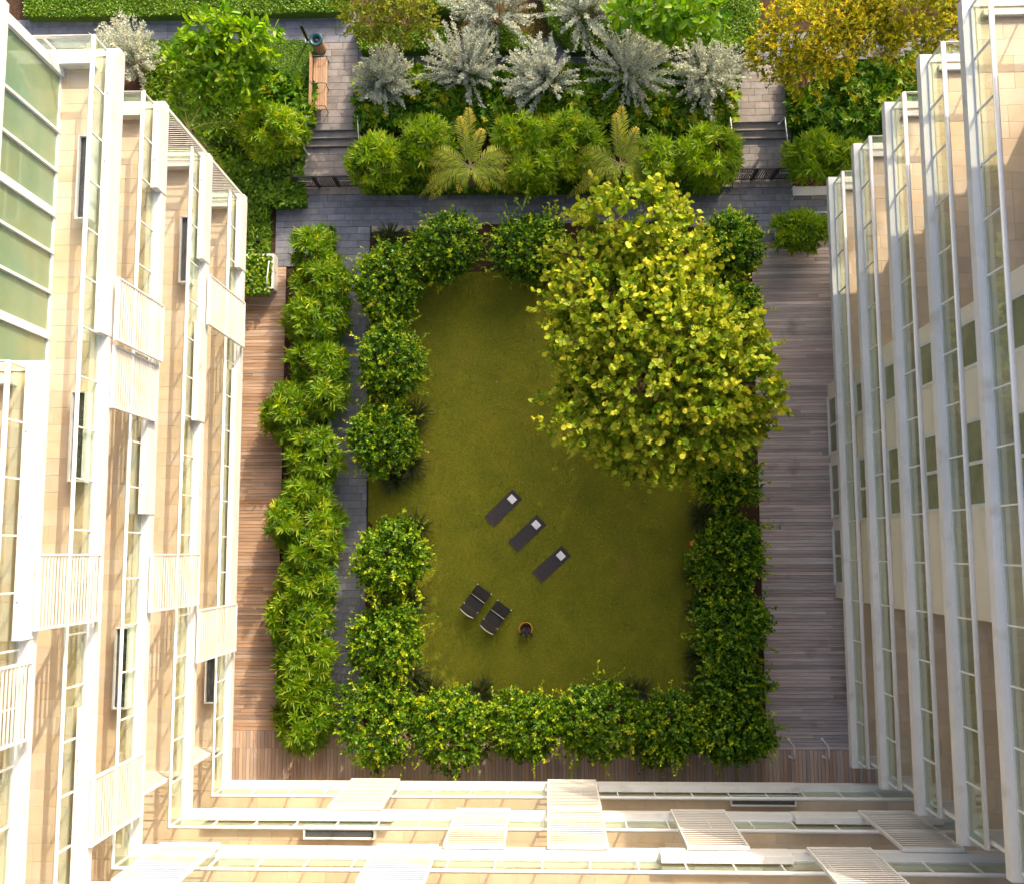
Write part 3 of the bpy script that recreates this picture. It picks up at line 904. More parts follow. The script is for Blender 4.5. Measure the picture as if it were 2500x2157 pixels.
def hedge(px, py, rx, ry, label, h=2.9, zc=1.75, dens=1.0, group='dark leaved hedge shrubs around the lawn', hi=0.0, base=-0.05):
    c = P3(px, py, zc)
    k = (CAM_H - zc) / F_PX
    t = thing('hedge_shrub', (c[0], c[1], base), label, 'shrub', group)
    rx, ry = rx * k, ry * k
    blobs = [((c[0], c[1], zc - 0.1), (rx * .86, ry * .86, h - zc))]
    for j in range(7):
        a = j * .9 + rng.uniform(-.4, .4)
        q = rng.uniform(.45, .68)
        blobs.append(((c[0] + math.cos(a) * rx * q, c[1] + math.sin(a) * ry * q, zc - .45 + rng.uniform(-.3, .55)), (rx * rng.uniform(.28, .48), ry * rng.uniform(.28, .48), rng.uniform(.45, .8))))
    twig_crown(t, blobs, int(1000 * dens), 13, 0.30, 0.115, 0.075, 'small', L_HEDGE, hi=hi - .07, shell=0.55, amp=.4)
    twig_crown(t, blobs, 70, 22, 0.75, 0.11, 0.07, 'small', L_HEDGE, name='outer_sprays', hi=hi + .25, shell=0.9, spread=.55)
    stems('stem', (c[0], c[1], base), [(c[0] + rng.uniform(-.5, .5) * rx, c[1] + rng.uniform(-.5, .5) * ry, zc + rng.uniform(-.2, .4)) for _ in range(5)], 0.05, BARK, t)
    return t


LEFT = 'hedge shrubs along the west side of the lawn'
for a in [(940, 690, 88, 100, 'round small-leaved hedge shrub, first below the top left corner of the lawn', 3.0),
          (946, 880, 90, 100, 'hedge shrub with arching lit twigs, second down the west side of the lawn', 3.0),
          (930, 1070, 88, 88, 'hedge shrub just above the gap into the lawn', 2.9),
          (945, 1360, 98, 96, 'bright hedge shrub just below the gap into the lawn', 3.0),
          (935, 1555, 100, 105, 'hedge shrub beside the two lounge chairs', 3.0)]:
    hedge(a[0] + 8, a[1], a[2] * .9, a[3], a[4], h=a[5], group=LEFT, hi=0.05)
for a in [(1085, 605, 92, 78, 'dark hedge shrub at the top edge of the lawn near the crossing path', 2.9),
          (1290, 600, 92, 82, 'dark hedge shrub touching the big tree at the top edge of the lawn', 2.9),
          (1780, 605, 78, 72, 'dark hedge shrub right of the big tree by the top of the grey deck', 3.0),
          (1800, 760, 55, 70, 'hedge shrub half hidden behind the right side of the big tree', 2.6)]:
    hedge(*a[:5], h=a[5], group='hedge shrubs along the north side of the lawn')
for a in [(1775, 1165, 80, 92, 'shaded hedge shrub just below the big tree by the grey deck', 2.9),
          (1775, 1345, 85, 100, 'shaded hedge shrub with the orange flower on its lawn side', 2.9),
          (1790, 1530, 85, 95, 'shaded hedge shrub, third below the big tree by the grey deck', 2.9),
          (1790, 1680, 85, 80, 'shaded hedge shrub next above the bottom right corner of the lawn', 2.9),
          (1795, 1790, 88, 68, 'dark hedge shrub at the bottom right corner of the lawn', 3.0)]:
    hedge(*a[:5], h=a[5], group='hedge shrubs along the grey deck')
for a in [(930, 1755, 92, 105, 'lit hedge shrub at the bottom left corner of the lawn', 3.1),
          (1100, 1775, 88, 98, 'hedge shrub, second from the left along the bottom of the lawn', 3.0),
          (1275, 1775, 86, 92, 'hedge shrub above the double-height louvred screen', 3.0),
          (1455, 1760, 100, 98, 'brightest hedge shrub in the middle of the bottom row', 3.1),
          (1640, 1780, 92, 82, 'dim hedge shrub in the bottom row left of the corner one', 3.0)]:
    hedge(*a[:5], h=a[5], group='hedge shrubs along the south deck', hi=0.05)


def bamboo(px, py, rx, ry, label, h=2.2, zc=1.4, mat=None, group=None, base=-0.05, n=None, leaf=0.37):
    c = P3(px, py, zc)
    k = (CAM_H - zc) / F_PX
    rx, ry = rx * k, ry * k
    t = thing('bamboo_clump', (c[0], c[1], base), label, 'bamboo', group)
    blobs = [((c[0], c[1], zc - .1), (rx * rng.uniform(.76, .92), ry * rng.uniform(.76, .92), h - zc + rng.uniform(-.15, .3))), ((c[0], c[1], zc - .55), (rx, ry, 0.6))]
    rx *= .96; ry *= 1.08
    rosette_crown(t, blobs, n or int(46 * rx * ry + 24), 40, leaf, 0.054, mat or L_BAMBOO)
    stems('cane', (c[0], c[1], base), [(c[0] + rng.uniform(-.6, .6) * rx, c[1] + rng.uniform(-.6, .6) * ry, zc + rng.uniform(0, .5)) for _ in range(7)], 0.022, BARK, t)
    return t


G = 'narrow-leaved clumps between the west deck and the slate path'
for k, a in enumerate([(757, 605, 62, 55, 'narrow-leaved clump at the top end of the west row'),
                       (772, 680, 72, 62, 'narrow-leaved clump, second from the top of the west row'),
                       (765, 770, 88, 72, 'wide narrow-leaved clump, third from the top of the west row'),
                       (775, 880, 82, 62, 'narrow-leaved clump level with the shrub of arching lit twigs'),
                       (790, 965, 55, 58, 'small narrow-leaved clump on the path side in mid west row'),
                       (702, 1005, 58, 78, 'narrow-leaved clump bulging over the deck in mid west row'),
                       (765, 1115, 76, 82, 'narrow-leaved clump facing the gap into the lawn'),
                       (745, 1200, 66, 50, 'low shaded narrow-leaved clump below the one facing the gap'),
                       (700, 1270, 56, 64, 'narrow-leaved clump with star-shaped tufts leaning on the deck'),
                       (785, 1275, 48, 60, 'yellowish narrow-leaved clump on the path side below the gap'),
                       (755, 1345, 62, 45, 'low shaded narrow-leaved clump above the brightest round one'),
                       (742, 1425, 80, 66, 'brightest round narrow-leaved clump of the west row'),
                       (725, 1515, 78, 62, 'narrow-leaved clump touching the wide panel over the deck'),
                       (742, 1605, 74, 62, 'narrow-leaved clump, third from the bottom of the west row'),
                       (735, 1680, 70, 50, 'narrow-leaved clump, second from the bottom of the west row'),
                       (738, 1760, 72, 72, 'narrow-leaved clump at the bottom end of the west row')]):
    bamboo(*a, group=G)
G = 'narrow-leaved clumps in the garden beds'
for a in [(920, 385, 82, 78, 'round narrow-leaved clump beside the west gate'),
          (1045, 345, 66, 85, 'narrow-leaved clump left of the first yellow palm'),
          (1275, 330, 72, 62, 'narrow-leaved clump right behind the first yellow palm'),
          (1395, 350, 88, 88, 'broad narrow-leaved clump between the two yellow palms'),
          (1300, 420, 72, 45, 'low narrow-leaved clump in front between the two yellow palms'),
          (1600, 390, 55, 70, 'narrow-leaved clump right of the second yellow palm'),
          (1735, 380, 82, 86, 'dark round narrow-leaved clump beside the east gate'),
          (1985, 375, 66, 62, 'narrow-leaved clump right of the east steps'),
          (2065, 385, 45, 45, 'small narrow-leaved clump half hidden by the east wing')]:
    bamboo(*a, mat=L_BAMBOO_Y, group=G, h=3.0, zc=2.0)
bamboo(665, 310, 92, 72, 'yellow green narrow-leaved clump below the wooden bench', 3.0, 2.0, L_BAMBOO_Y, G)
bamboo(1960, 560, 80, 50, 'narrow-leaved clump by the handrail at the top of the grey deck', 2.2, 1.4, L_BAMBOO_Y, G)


# the sea grape tree
t = thing('seagrape_tree', (4.1, 7.0, -0.05), 'large yellow green round-leaved tree rising from the lawn', 'tree')
sg = [(1545, 545, 5.8, 125, 85, 1.6), (1470, 640, 5.2, 100, 100, 1.4), (1620, 650, 5.8, 115, 115, 1.6), (1500, 800, 5.6, 130, 130, 1.9), (1660, 830, 6.2, 170, 150, 2.0),
      (1760, 900, 5.6, 110, 130, 1.6), (1560, 980, 5.2, 150, 120, 1.7), (1700, 1020, 5.2, 120, 90, 1.5), (1440, 950, 4.6, 60, 90, 1.1), (1590, 1105, 4.4, 110, 52, 1.1), (1420, 820, 4.8, 55, 80, 1.0), (1830, 945, 5.0, 50, 62, .9), (1790, 1060, 4.6, 60, 60, .9)]
blobs = []
for (px, py, z, rx, ry, rz) in sg:
    k = (CAM_H - z) / F_PX
    blobs.append((tuple(P3(px, py, z)), (rx * k, ry * k, rz)))
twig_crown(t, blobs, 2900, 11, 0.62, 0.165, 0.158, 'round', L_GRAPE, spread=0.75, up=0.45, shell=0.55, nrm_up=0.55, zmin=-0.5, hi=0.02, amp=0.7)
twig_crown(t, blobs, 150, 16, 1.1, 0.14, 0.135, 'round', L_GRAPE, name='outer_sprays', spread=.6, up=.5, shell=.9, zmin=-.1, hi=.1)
# outermost leaves, each its own piece, on twigs that stand clear of the crown
Pq, Dq = blob_points(blobs, 34, 0.98, 0.1)
cnt = 0
tw = MB()
T8, F8 = TEMPL['round']
leaf_meshes = []
for k in range(6):
    me = bpy.data.meshes.new('leaf')
    v = [(p[0], p[1] + 0.03 * math.sin(k * 2 + p[0] * 3), p[2] * (1 + 0.3 * k)) for p in T8]
    me.from_pydata(v, [], F8)
    a_ = me.attributes.new('rnd', 'FLOAT', 'POINT'); a_.data.foreach_set('value', np.full(len(v), 0.3 + 0.09 * k, dtype=np.float32))
    me.materials.append(L_GRAPE); leaf_meshes.append(me)
for p, dd in zip(Pq, Dq):
    td = Vector(unit(dd + np.array([0, 0, 0.25]) + rng.normal(0, .2, 3)))
    p = Vector(p)
    L_ = rng.uniform(0.6, 1.0)
    tw.path([p - td * 0.5, p + td * L_], [0.016, 0.005], 5)
    for j in range(8):
        if cnt >= 290: break
        q = p + td * (L_ * (j + 0.6) / 8)
        side = td.cross(Vector((0, 0, 1))).normalized() * (1 if j % 2 else -1)
        ld = (td * 0.6 + side * 0.9 + Vector(rng.normal(0, .25, 3))).normalized()
        nz = (Vector((0, 0, 1)) + Vector(rng.normal(0, .35, 3))).normalized()
        s_ = nz.cross(ld).normalized(); n_ = ld.cross(s_)
        o = bpy.data.objects.new('leaf', leaf_meshes[int(rng.integers(6))])
        S = rng.uniform(.12, .18)
        link(o, t, q)
        o.rotation_euler = Matrix((ld, s_, n_)).transposed().to_euler()
        o.scale = (S, S, S)
        o.location = q
        cnt += 1
tw.build('outer_twigs', BARK, t, True)['kind'] = 'stuff'
tr = MB()
b0 = Vector((4.1, 7.0, -0.1))
for (c, r) in blobs:
    c = Vector(c)
    f = b0 + Vector(((c.x - b0.x) * .2, (c.y - b0.y) * .2, 2.0))
    m = f.lerp(c, .55) + Vector((0, 0, 0.35))
    e = c + Vector((rng.uniform(-.3, .3), rng.uniform(-.3, .3), r[2] * .4))
    tr.path([b0 + Vector((0, 0, 1.1)), f, m, e], [.13, .10, .065, .025], 8)
    for _ in range(7):
        u = Vector(rand_dirs(1, -.1)[0])
        tr.path([m.lerp(e, .6), c + Vector((u.x * r[0], u.y * r[1], u.z * r[2])) * .55, c + Vector((u.x * r[0], u.y * r[1], u.z * r[2])) * .95], [.03, .018, .006], 5)
tr.path([b0, b0 + Vector((.03, .02, 1.2)), b0 + Vector((0, .05, 2.2))], [.24, .18, .14], 12)
tr.build('trunk', BARK, t, True)


# silver shrubs
def silver(px, py, r, label, zc=1.9, h=2.9, base=TZ - .06, ns=105):
    c = P3(px, py, zc)
    k = (CAM_H - zc) / F_PX
    R = r * k * rng.uniform(1.12, 1.36)
    t = thing('silver_shrub', (c[0], c[1], base), label, 'shrub', 'silver leaved shrubs in the garden')
    org = np.array([c[0], c[1], base + 0.6])
    u = rand_dirs(ns, 0.12)
    lean = np.array([rng.uniform(-.35, .35), rng.uniform(-.1, .5), 0]) * R
    h = h * rng.uniform(.95, 1.25)
    tips = np.stack([c[0] + u[:, 0] * R * rng.uniform(.55, 1.08, ns), c[1] + u[:, 1] * R * rng.uniform(.55, 1.08, ns), base + .9 + u[:, 2] * (h - base - .6) * rng.uniform(.6, 1.05, ns)], 1)
    tips += lean * rng.uniform(0, 1, (ns, 1))
    per = 95
    tt = rng.uniform(0.30, 1.0, (ns, per))
    mid = org[None] * .45 + tips * .55 + np.array([0, 0, .25])[None]
    pos = ((1 - tt) ** 2)[:, :, None] * org[None, None] + (2 * tt * (1 - tt))[:, :, None] * mid[:, None] + (tt ** 2)[:, :, None] * tips[:, None]
    tan = unit(2 * (1 - tt)[:, :, None] * (mid[:, None] - org[None, None]) + 2 * tt[:, :, None] * (tips - mid)[:, None])
    m = ns * per
    pos = pos.reshape(-1, 3) + jit(m, .035); tan = tan.reshape(-1, 3)
    ld = unit(tan * .75 + rng.normal(0, .55, (m, 3)))
    nr = unit(np.array([0, 0, 1.]) + jit(m, .6))
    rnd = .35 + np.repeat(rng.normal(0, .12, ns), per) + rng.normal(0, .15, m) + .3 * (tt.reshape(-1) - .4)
    leaf_object('crown', pos, ld, nr, .12 * rng.uniform(.7, 1.2, m), .052, 'small', L_SILVER, t, rnd, 'stuff')
    mb = MB()
    for q in range(0, ns, 3):
        mb.path([org - np.array([0, 0, .65]), mid[q], tips[q]], [.03, .015, .005], 5)
    mb.build('stem', BARK, t, True)


for a in [(318, 140, 95, 'silver shrub beside the top balcony corner of the west front'), (930, 190, 82, 'silver shrub at the end of the shrub row by the paved walk'),
          (1140, 165, 95, 'silver shrub, second in the row behind the first yellow palm'), (1335, 185, 92, 'silver shrub in the middle of the row behind the palms'),
          (1535, 165, 98, 'silver shrub straight behind the second yellow palm'), (1728, 170, 95, 'silver shrub at the east end of the row by the east walk'),
          (1215, 15, 115, 'large silver shrub cut by the top edge, left of the pair'), (1425, 12, 115, 'large silver shrub cut by the top edge, right of the pair')]:
    silver(*a)


# palms
def frond(parent, base, az, length, rise, droop, mat, width=0.5, n=44, roll=0.0):
    s = np.linspace(0, 1, n)
    d2 = np.array([math.sin(az), math.cos(az)])
    hx = length * (s - 0.12 * s * s)
    z = rise * s - droop * s ** 2.2
    P = np.stack([base[0] + d2[0] * hx, base[1] + d2[1] * hx, base[2] + z], 1)
    tan = unit(np.gradient(P, axis=0))
    up = np.array([0, 0, 1.])
    side = unit(np.cross(tan, up))
    nrm = np.cross(side, tan)
    pos, ld, nr, ln, rd = [], [], [], [], []
    for sg_ in (-1, 1):
        k = slice(5, n)
        l = width * np.sin(np.pi * np.clip(s[k] * .92 + .06, 0, 1)) ** .55
        dirs = unit(side[k] * sg_ * .85 + tan[k] * .62 + nrm[k] * (.18 - 0.35 * s[k])[:, None] + rng.normal(0, .11, (n - 5, 3)))
        pos.append(P[k]); ld.append(dirs); nr.append(unit(nrm[k] + side[k] * sg_ * -.25)); ln.append(l * rng.uniform(.85, 1.1, n - 5)); rd.append(.12 + .62 * s[k] ** 2 + rng.normal(0, .13, n - 5))
    f = leaf_object('frond', np.concatenate(pos), np.concatenate(ld), np.concatenate(nr), np.concatenate(ln), 0.036, 'lance', mat, parent, np.concatenate(rd))
    MB().path([tuple(p) for p in P[::5]], list(np.linspace(.028, .006, len(P[::5]))), 6).build('rachis', FROND_RIB, f, True)
    return f


def palm(px, py, zc, label, fr, mat, base=0.0, trunk_r=.13):
    c = P3(px, py, zc)
    t = thing('palm_tree', (c[0], c[1], base), label, 'palm', 'palms in the garden beds')
    tk = MB()
    zs = np.linspace(base, zc, 12)
    tk.path([(c[0], c[1], z) for z in zs], [trunk_r * (1.25 - .3 * i / 11 + (.06 if i % 2 else 0)) for i in range(12)], 10)
    tk.build('trunk', BARK, t, True)
    for (az, L_, ri, dr, w) in fr:
        frond(t, c, R_(az), L_, ri, dr, mat, w)


pf = [(0, 2.3, 1.5, .5, .42), (-12, 1.9, 1.7, .6, .38), (-62, 2.1, 1.0, 1.2, .45), (-95, 2.1, .7, 1.4, .45), (-118, 2.3, .5, 1.5, .42), (62, 2.0, 1.0, 1.2, .45), (92, 2.1, .7, 1.3, .45), (115, 2.0, .5, 1.5, .42),
      (140, 1.3, .8, 1.2, .38), (-150, 1.2, .8, 1.2, .36), (25, 1.5, 1.6, .7, .36), (-78, 2.4, .9, 1.5, .34), (76, 2.3, .9, 1.4, .34), (104, 2.6, .55, 1.7, .32), (-110, 2.7, .55, 1.7, .32)]
palm(1148, 408, 2.4, 'yellowing palm, the one nearer the west gate', pf, L_PALM, 0.05)
palm(1515, 402, 2.4, 'yellowing palm, the one nearer the east gate', [(a + 4 * math.sin(i * 2.1), b * .98, c_, d_, w) for i, (a, b, c_, d_, w) in enumerate(pf)], L_PALM, 0.05)
palm(462, 318, 2.7, 'green palm with arching fronds half hidden by the west front', [(-25, 2.2, 1.2, .8, .42), (38, 2.0, 1.4, 1.2, .42), (-5, 2.3, 1.5, .8, .45), (78, 2.3, .9, 1.2, .42), (140, 2.2, .6, 1.2, .42), (165, 1.8, .6, 1.3, .4), (-70, 1.6, 1.0, 1., .4)], L_PALM_G, 0.05)


def rtree(name, label, cat, base, blobs_px, n, per, tl, leaf, width, templ, mat, group=None, trunk_r=.09, trunk_px=None, **kw):
    blobs = []
    for (px, py, z, rx, ry, rz) in blobs_px:
        k = (CAM_H - z) / F_PX
        blobs.append((tuple(P3(px, py, z)), (rx * k, ry * k, rz)))
    c = np.mean([b[0] for b in blobs], 0)
    if trunk_px: c = P3(trunk_px[0], trunk_px[1], base)
    t = thing(name, (c[0], c[1], base), label, cat, group)
    twig_crown(t, blobs, n, per, tl, leaf, width, templ, mat, **kw)
    mb = MB()
    b0 = Vector((c[0], c[1], base - .05))
    for (cc, r) in blobs:
        cc = Vector(cc)
        m = b0.lerp(cc, .5) + Vector((0, 0, .3))
        mb.path([b0 + Vector((0, 0, .3)), m, cc + Vector((0, 0, r[2] * .3))], [trunk_r * .8, trunk_r * .55, trunk_r * .2], 7)
        for _ in range(6):
            u = Vector(rand_dirs(1, -.1)[0])
            mb.path([m.lerp(cc, .5), cc + Vector((u.x * r[0], u.y * r[1], u.z * r[2])) * .9], [trunk_r * .35, .006], 5)
    mb.path([b0, b0 + Vector((0, 0, .5))], [trunk_r * 1.2, trunk_r], 10)
    mb.build('trunk', BARK, t, True)
    return t


rtree('flowering_tree', 'yellow flowering tree leaning over the east walk', 'tree', TZ - .05,
      [(1935, 90, 4.2, 95, 90, 1.1), (1900, 150, 3.6, 75, 55, .9), (2010, 60, 4.5, 100, 80, 1.1), (1960, 170, 3.4, 70, 55, .8), (2030, 130, 3.8, 70, 50, .8)], 1000, 20, .42, .10, .065, 'small', L_YELLOW, hi=.02, shell=.5, trunk_px=(1955, 235), amp=.4)
rtree('flowering_tree', 'yellow flowering tree filling the top right corner of the garden', 'tree', TZ - .05,
      [(2130, 45, 4.0, 110, 70, 1.0), (2240, 40, 4.2, 110, 75, 1.1), (2310, 90, 3.6, 60, 45, .8), (2120, 110, 3.4, 80, 40, .8), (2200, 115, 3.4, 70, 45, .8), (2080, 20, 3.9, 90, 60, .9), (2340, 20, 3.9, 60, 60, .9)], 1500, 20, .42, .10, .065, 'small', L_YELLOW, hi=-.08, shell=.5, trunk_px=(2180, 70), amp=.4)
rtree('broadleaf_tree', 'broad crowned yellow green tree at the top edge beside the paved corner', 'tree', TZ - .05,
      [(930, 35, 3.6, 95, 60, 1.1), (1000, 50, 3.4, 75, 55, .9), (900, 60, 3.2, 50, 40, .8)], 560, 18, .4, .10, .06, 'small', L_FICUS, shell=.55)
rtree('rosette_tree', 'bright green tree of leaf rosettes near the stone walk', 'tree', TZ - .05,
      [(525, 90, 4.2, 75, 60, 1.0), (600, 110, 4.0, 70, 55, .9), (480, 140, 3.6, 60, 50, .8), (560, 190, 3.3, 85, 60, .9), (480, 230, 2.9, 60, 50, .8), (620, 200, 3.0, 55, 45, .7), (640, 95, 3.8, 40, 30, .6)], 250, 13, .30, .34, .13, 'oval', L_TREE, trunk_px=(560, 215), shell=.6, spread=.95, up=.8)
rtree('hanging_leaf_tree', 'green tree with large drooping leaves cut by the top edge', 'tree', TZ - .05,
      [(1600, 25, 4.2, 95, 45, .8), (1700, 30, 4.4, 80, 45, .8), (1670, 65, 3.8, 50, 30, .6), (1540, 45, 3.8, 40, 30, .6)], 95, 9, .45, .42, .20, 'oval', L_TREE, trunk_px=(1617, 45), shell=.6, up=-.3)


# tall shade trees standing beyond the top edge of the picture; their shade falls on the lawn
for (x, y, z, r, rz, lb) in ((13.0, 40.5, 20.0, 3.6, 2.6, 'tall shade tree beyond the top edge, nearest the garden'), (12.6, 46.0, 21.5, 4.2, 2.8, 'tall shade tree beyond the top edge, farthest from the garden'), (9.4, 34.5, 19.0, 1.9, 2.2, 'slender tall shade tree beyond the top edge'), (20.0, 35.5, 20.0, 2.3, 2.2, 'tall shade tree beyond the top edge in line with the east walk'), (25.8, 43.8, 20.0, 2.3, 2.2, 'tall shade tree beyond the top edge behind the east wing')):
    t = thing('shade_tree', (x, y, TZ - .05), lb, 'tree', 'tall shade trees beyond the garden')
    twig_crown(t, [((x, y, z), (r, r, rz)), ((x + r * .4, y - r * .3, z + .6), (r * .6, r * .6, rz * .8)), ((x - r * .4, y + r * .3, z - .5), (r * .6, r * .6, rz * .8))], 420, 14, 0.9, .42, .26, 'oval', L_FICUS, shell=.3)
    MB().path([(x + .3, y, TZ - .1), (x + .1, y + .1, z * .5), (x, y, z)], [.32, .24, .10], 12).build('trunk', BARK, t, True)


# ground covers: leafy beds, one mass each
def bed(name, poly_px, z, n, leaf, width, templ, mat, label, mound=0.25, cat='ground cover', hi=0.0, zup=0.7, base=None):
    poly = [tuple(W(x, y, z)[:2]) for x, y in poly_px]
    P = sample_poly(poly, n)
    m = len(P)
    zz = z + mound * (np.sin(P[:, 0] * 2.1 + 1) * np.sin(P[:, 1] * 2.6) * .5 + rng.uniform(-.6, .6, m))
    pos = np.concatenate([P, zz[:, None]], 1)
    a = rng.uniform(0, 6.28, m)
    d = np.stack([np.cos(a), np.sin(a), rng.uniform(-.15, .75, m)], 1)
    nr = unit(np.array([0, 0, zup]) + jit(m, .38))
    s = rng.uniform(.6, 1.25, m)
    o = leaf_object(name, pos, d, nr, leaf * s, width * s, templ, mat, None, .42 + rng.normal(0, .2, m) + hi + .5 * (zz - z))
    b = MB().prism(poly, (base if base is not None else 0.0), z - mound * .55).build('undergrowth', TURF_G, o)
    return tag(o, label, cat, kind='stuff')


bed('clipped_hedge', [(60, -60), (850, -60), (850, 28), (190, 40), (60, 40)], TZ + .5, 26000, .10, .06, 'small', L_COVER, 'clipped bright green hedge along the top left edge', .12, 'hedge', base=TZ - .1)
bed('small_lawn', [(350, 98), (775, 98), (775, 260), (350, 260)], TZ + .02, 16000, .07, .03, 'blade', L_COVER, 'small green lawn patch beside the wooden bench', .02, 'grass', base=TZ - .1)
bed('clipped_hedge', [(860, 60), (1010, 70), (1090, 60), (1110, 118), (880, 124)], TZ + .6, 7000, .10, .06, 'small', L_COVER, 'clipped hedge under the broad crowned tree', .2, 'hedge', base=TZ - .1)
bed('clipped_hedge', [(1150, 80), (1230, 62), (1290, 85), (1310, 120), (1130, 124)], TZ + .6, 5000, .10, .06, 'small', L_COVER, 'clipped hedge between the two large silver shrubs', .2, 'hedge', hi=.08, base=TZ - .1)
bed('clipped_hedge', [(1040, -60), (1180, -60), (1120, 30), (1050, 15)], TZ + .6, 4000, .10, .06, 'small', L_COVER, 'clipped hedge at the top edge above the olive lawn strip', .2, 'hedge', base=TZ - .1)
bed('clipped_hedge', [(1310, -60), (1860, -60), (1850, 118), (1390, 122), (1340, 60)], TZ + .6, 22000, .11, .065, 'small', L_COVER, 'broad clipped hedge right of the large silver shrubs', .25, 'hedge', hi=.06, base=TZ - .1)
turf('lawn_strip', [tuple(W(x, y, TZ)[:2]) for x, y in [(1010, 10), (1400, 10), (1420, 124), (1000, 124)]], TZ, 9000, .05, .016, L_GRASS, 'olive lawn strip winding between the clipped hedges', .05)
bed('monstera_bed', [(875, 165), (1800, 175), (1790, 305), (1650, 312), (1000, 315), (875, 300)], TZ + .5, 2600, .46, .48, 'lobed', L_MONST, 'bed of large lobed leaves behind the retaining wall', .35, hi=.18, base=TZ - .1)
bed('monstera_bed', [(1925, 165), (2260, 150), (2260, 300), (1925, 305)], TZ + .5, 1100, .46, .48, 'lobed', L_MONST, 'bed of large lobed leaves right of the east walk', .35, hi=.06, base=TZ - .1)
bed('monstera_bed', [(590, 175), (765, 200), (765, 300), (590, 290)], TZ + .5, 420, .44, .44, 'lobed', L_MONST, 'bed of large lobed leaves behind the wooden bench', .35, hi=.05, base=TZ - .1)
bed('leafy_ground', [(360, 110), (600, 150), (600, 330), (480, 350), (360, 250)], TZ + .3, 5200, .22, .09, 'oval', L_COVER, 'mixed leafy undergrowth below the tree of leaf rosettes', .4, base=TZ - .1)
bed('vine_bed', [(540, 395), (735, 400), (745, 500), (675, 505), (560, 480)], .45, 3000, .20, .13, 'oval', L_COVER, 'dark vine bed in front of the west gate fence', .3, hi=-.1, base=-.1)
bed('fern_bed', [(560, 490), (655, 500), (655, 615), (560, 620)], .35, 2600, .30, .045, 'lance', L_COVER, 'fern bed between the west front and the paved path', .3, base=-.1)
bed('fringe_bed', [(480, 280), (740, 330), (740, 392), (480, 392)], .4, 2600, .26, .09, 'oval', L_COVER, 'low leafy fringe behind the black fence', .3, hi=-.1, base=-.1)
bed('shade_bed', [(890, 430), (1760, 430), (1760, 468), (890, 470)], .35, 3600, .20, .10, 'oval', L_COVER, 'low dark planting along the kerb of the crossing path', .25, hi=-.2, base=-.1)
bed('vine_bed', [(780, 552), (815, 552), (818, 640), (780, 640)], .3, 500, .18, .11, 'oval', L_COVER, 'small dark leafy bed at the path fork', .25, hi=-.1, base=-.1)
bed('wall_creeper', [(1940, 300), (2250, 300), (2250, 345), (1940, 345)], .5, 700, .26, .16, 'oval', L_MONST, 'dark creeper hanging over the east retaining wall', .3, hi=-.15, base=.1)


# palmetto tufts along the lawn
def tuft(px, py, label, r=.62):
    c = P3(px, py, .45)
    t = thing('palmetto_tuft', (c[0], c[1], -.05), label, 'plant', 'spiky palmetto tufts at the lawn edge')
    n = 150
    u = rand_dirs(n, -.05)
    pos = np.tile(np.array([c[0], c[1], .12]), (n, 1)) + u * .05
    leaf_object('blades', pos, u + np.array([0, 0, .25]), unit(np.array([0, 0, 1.]) + jit(n, .3)), r * 1.35 * rng.uniform(.7, 1.15, n), .035, 'lance', L_TUFT, t, kind='stuff')
    MB().lathe((c[0], c[1], -.05), [(.10, 0), (.09, .15), (.03, .25)], 8).build('root_stock', BARK, t)


for a in [(950, 580, 'spiky tuft at the path corner by the top of the lawn hedge'), (1015, 590, 'spiky tuft right of the path corner one'), (1340, 660, 'spiky tuft at the top of the lawn beside the big tree'),
          (1015, 1010, 'spiky tuft on the lawn side of the shrub above the gap'), (1005, 1130, 'spiky tuft at the lower end of the shrub above the gap'), (960, 1165, 'pale spiky tuft at the mouth of the gap'),
          (1010, 1285, 'spiky tuft at the top of the shrub below the gap'), (1008, 1470, 'pale spiky tuft level with the lounge chairs'), (1005, 1650, 'spiky tuft at the bottom left end of the lawn'),
          (1045, 1690, 'spiky tuft next to the bottom left corner shrub'), (1175, 1690, 'spiky tuft below the lounge chairs at the bottom of the lawn'), (1555, 1690, 'spiky tuft at the bottom of the lawn right of the brightest shrub'),
          (1715, 1260, 'spiky tuft under the big tree by the east hedge'), (1705, 1400, 'spiky tuft just below the orange flower'), (1710, 1480, 'spiky tuft halfway down the east side of the lawn'),
          (1712, 1600, 'spiky tuft, second from the bottom on the east side of the lawn'), (1715, 1660, 'spiky tuft at the bottom of the east side of the lawn')]:
    tuft(*a)
for a in [(655, 480, 'fern clump')]:
    pass

# climber box by the west deck
c = W(628, 668, .5)
t = thing('planter_box', (c.x, c.y, 0), 'white planter box overgrown by a leafy climber beside the west deck', 'planter')
a, b = W(560, 622, .55), W(668, 705, .55)
x0, x1, y0, y1 = a.x, b.x, b.y, a.y
pb = MB().box(x0, x1, y1 - .09, y1, 0, .6).box(x1 - .09, x1, y0, y1 - .0905, 0, .5995).box(x0, x1 - .0905, y0, y0 + .09, 0, .598)
pb.build('box', WHITE, t)
MB().box(x0, x1 - .091, y0 + .091, y1 - .091, 0.001, .45).build('soil', SOIL, t)
n = 1500
pos = np.stack([rng.uniform(x0, x1 - .15, n), rng.uniform(y0 - .25, y1 - .1, n), rng.uniform(.35, .85, n)], 1)
ang = rng.uniform(0, 6.28, n)
leaf_object('foliage', pos, np.stack([np.cos(ang), np.sin(ang), rng.uniform(-.3, .5, n)], 1), unit(np.array([0, 0, 1.]) + jit(n, .4)), .16 * rng.uniform(.7, 1.3, n), .11, 'oval', L_COVER, t, kind='stuff')

# ------------------------------------------------------------------ furniture and small things
def at_frame(px, py, ang):
    c = W(px, py, 0)
    return Matrix.Translation(c) @ Matrix.Rotation(ang, 4, 'Z')


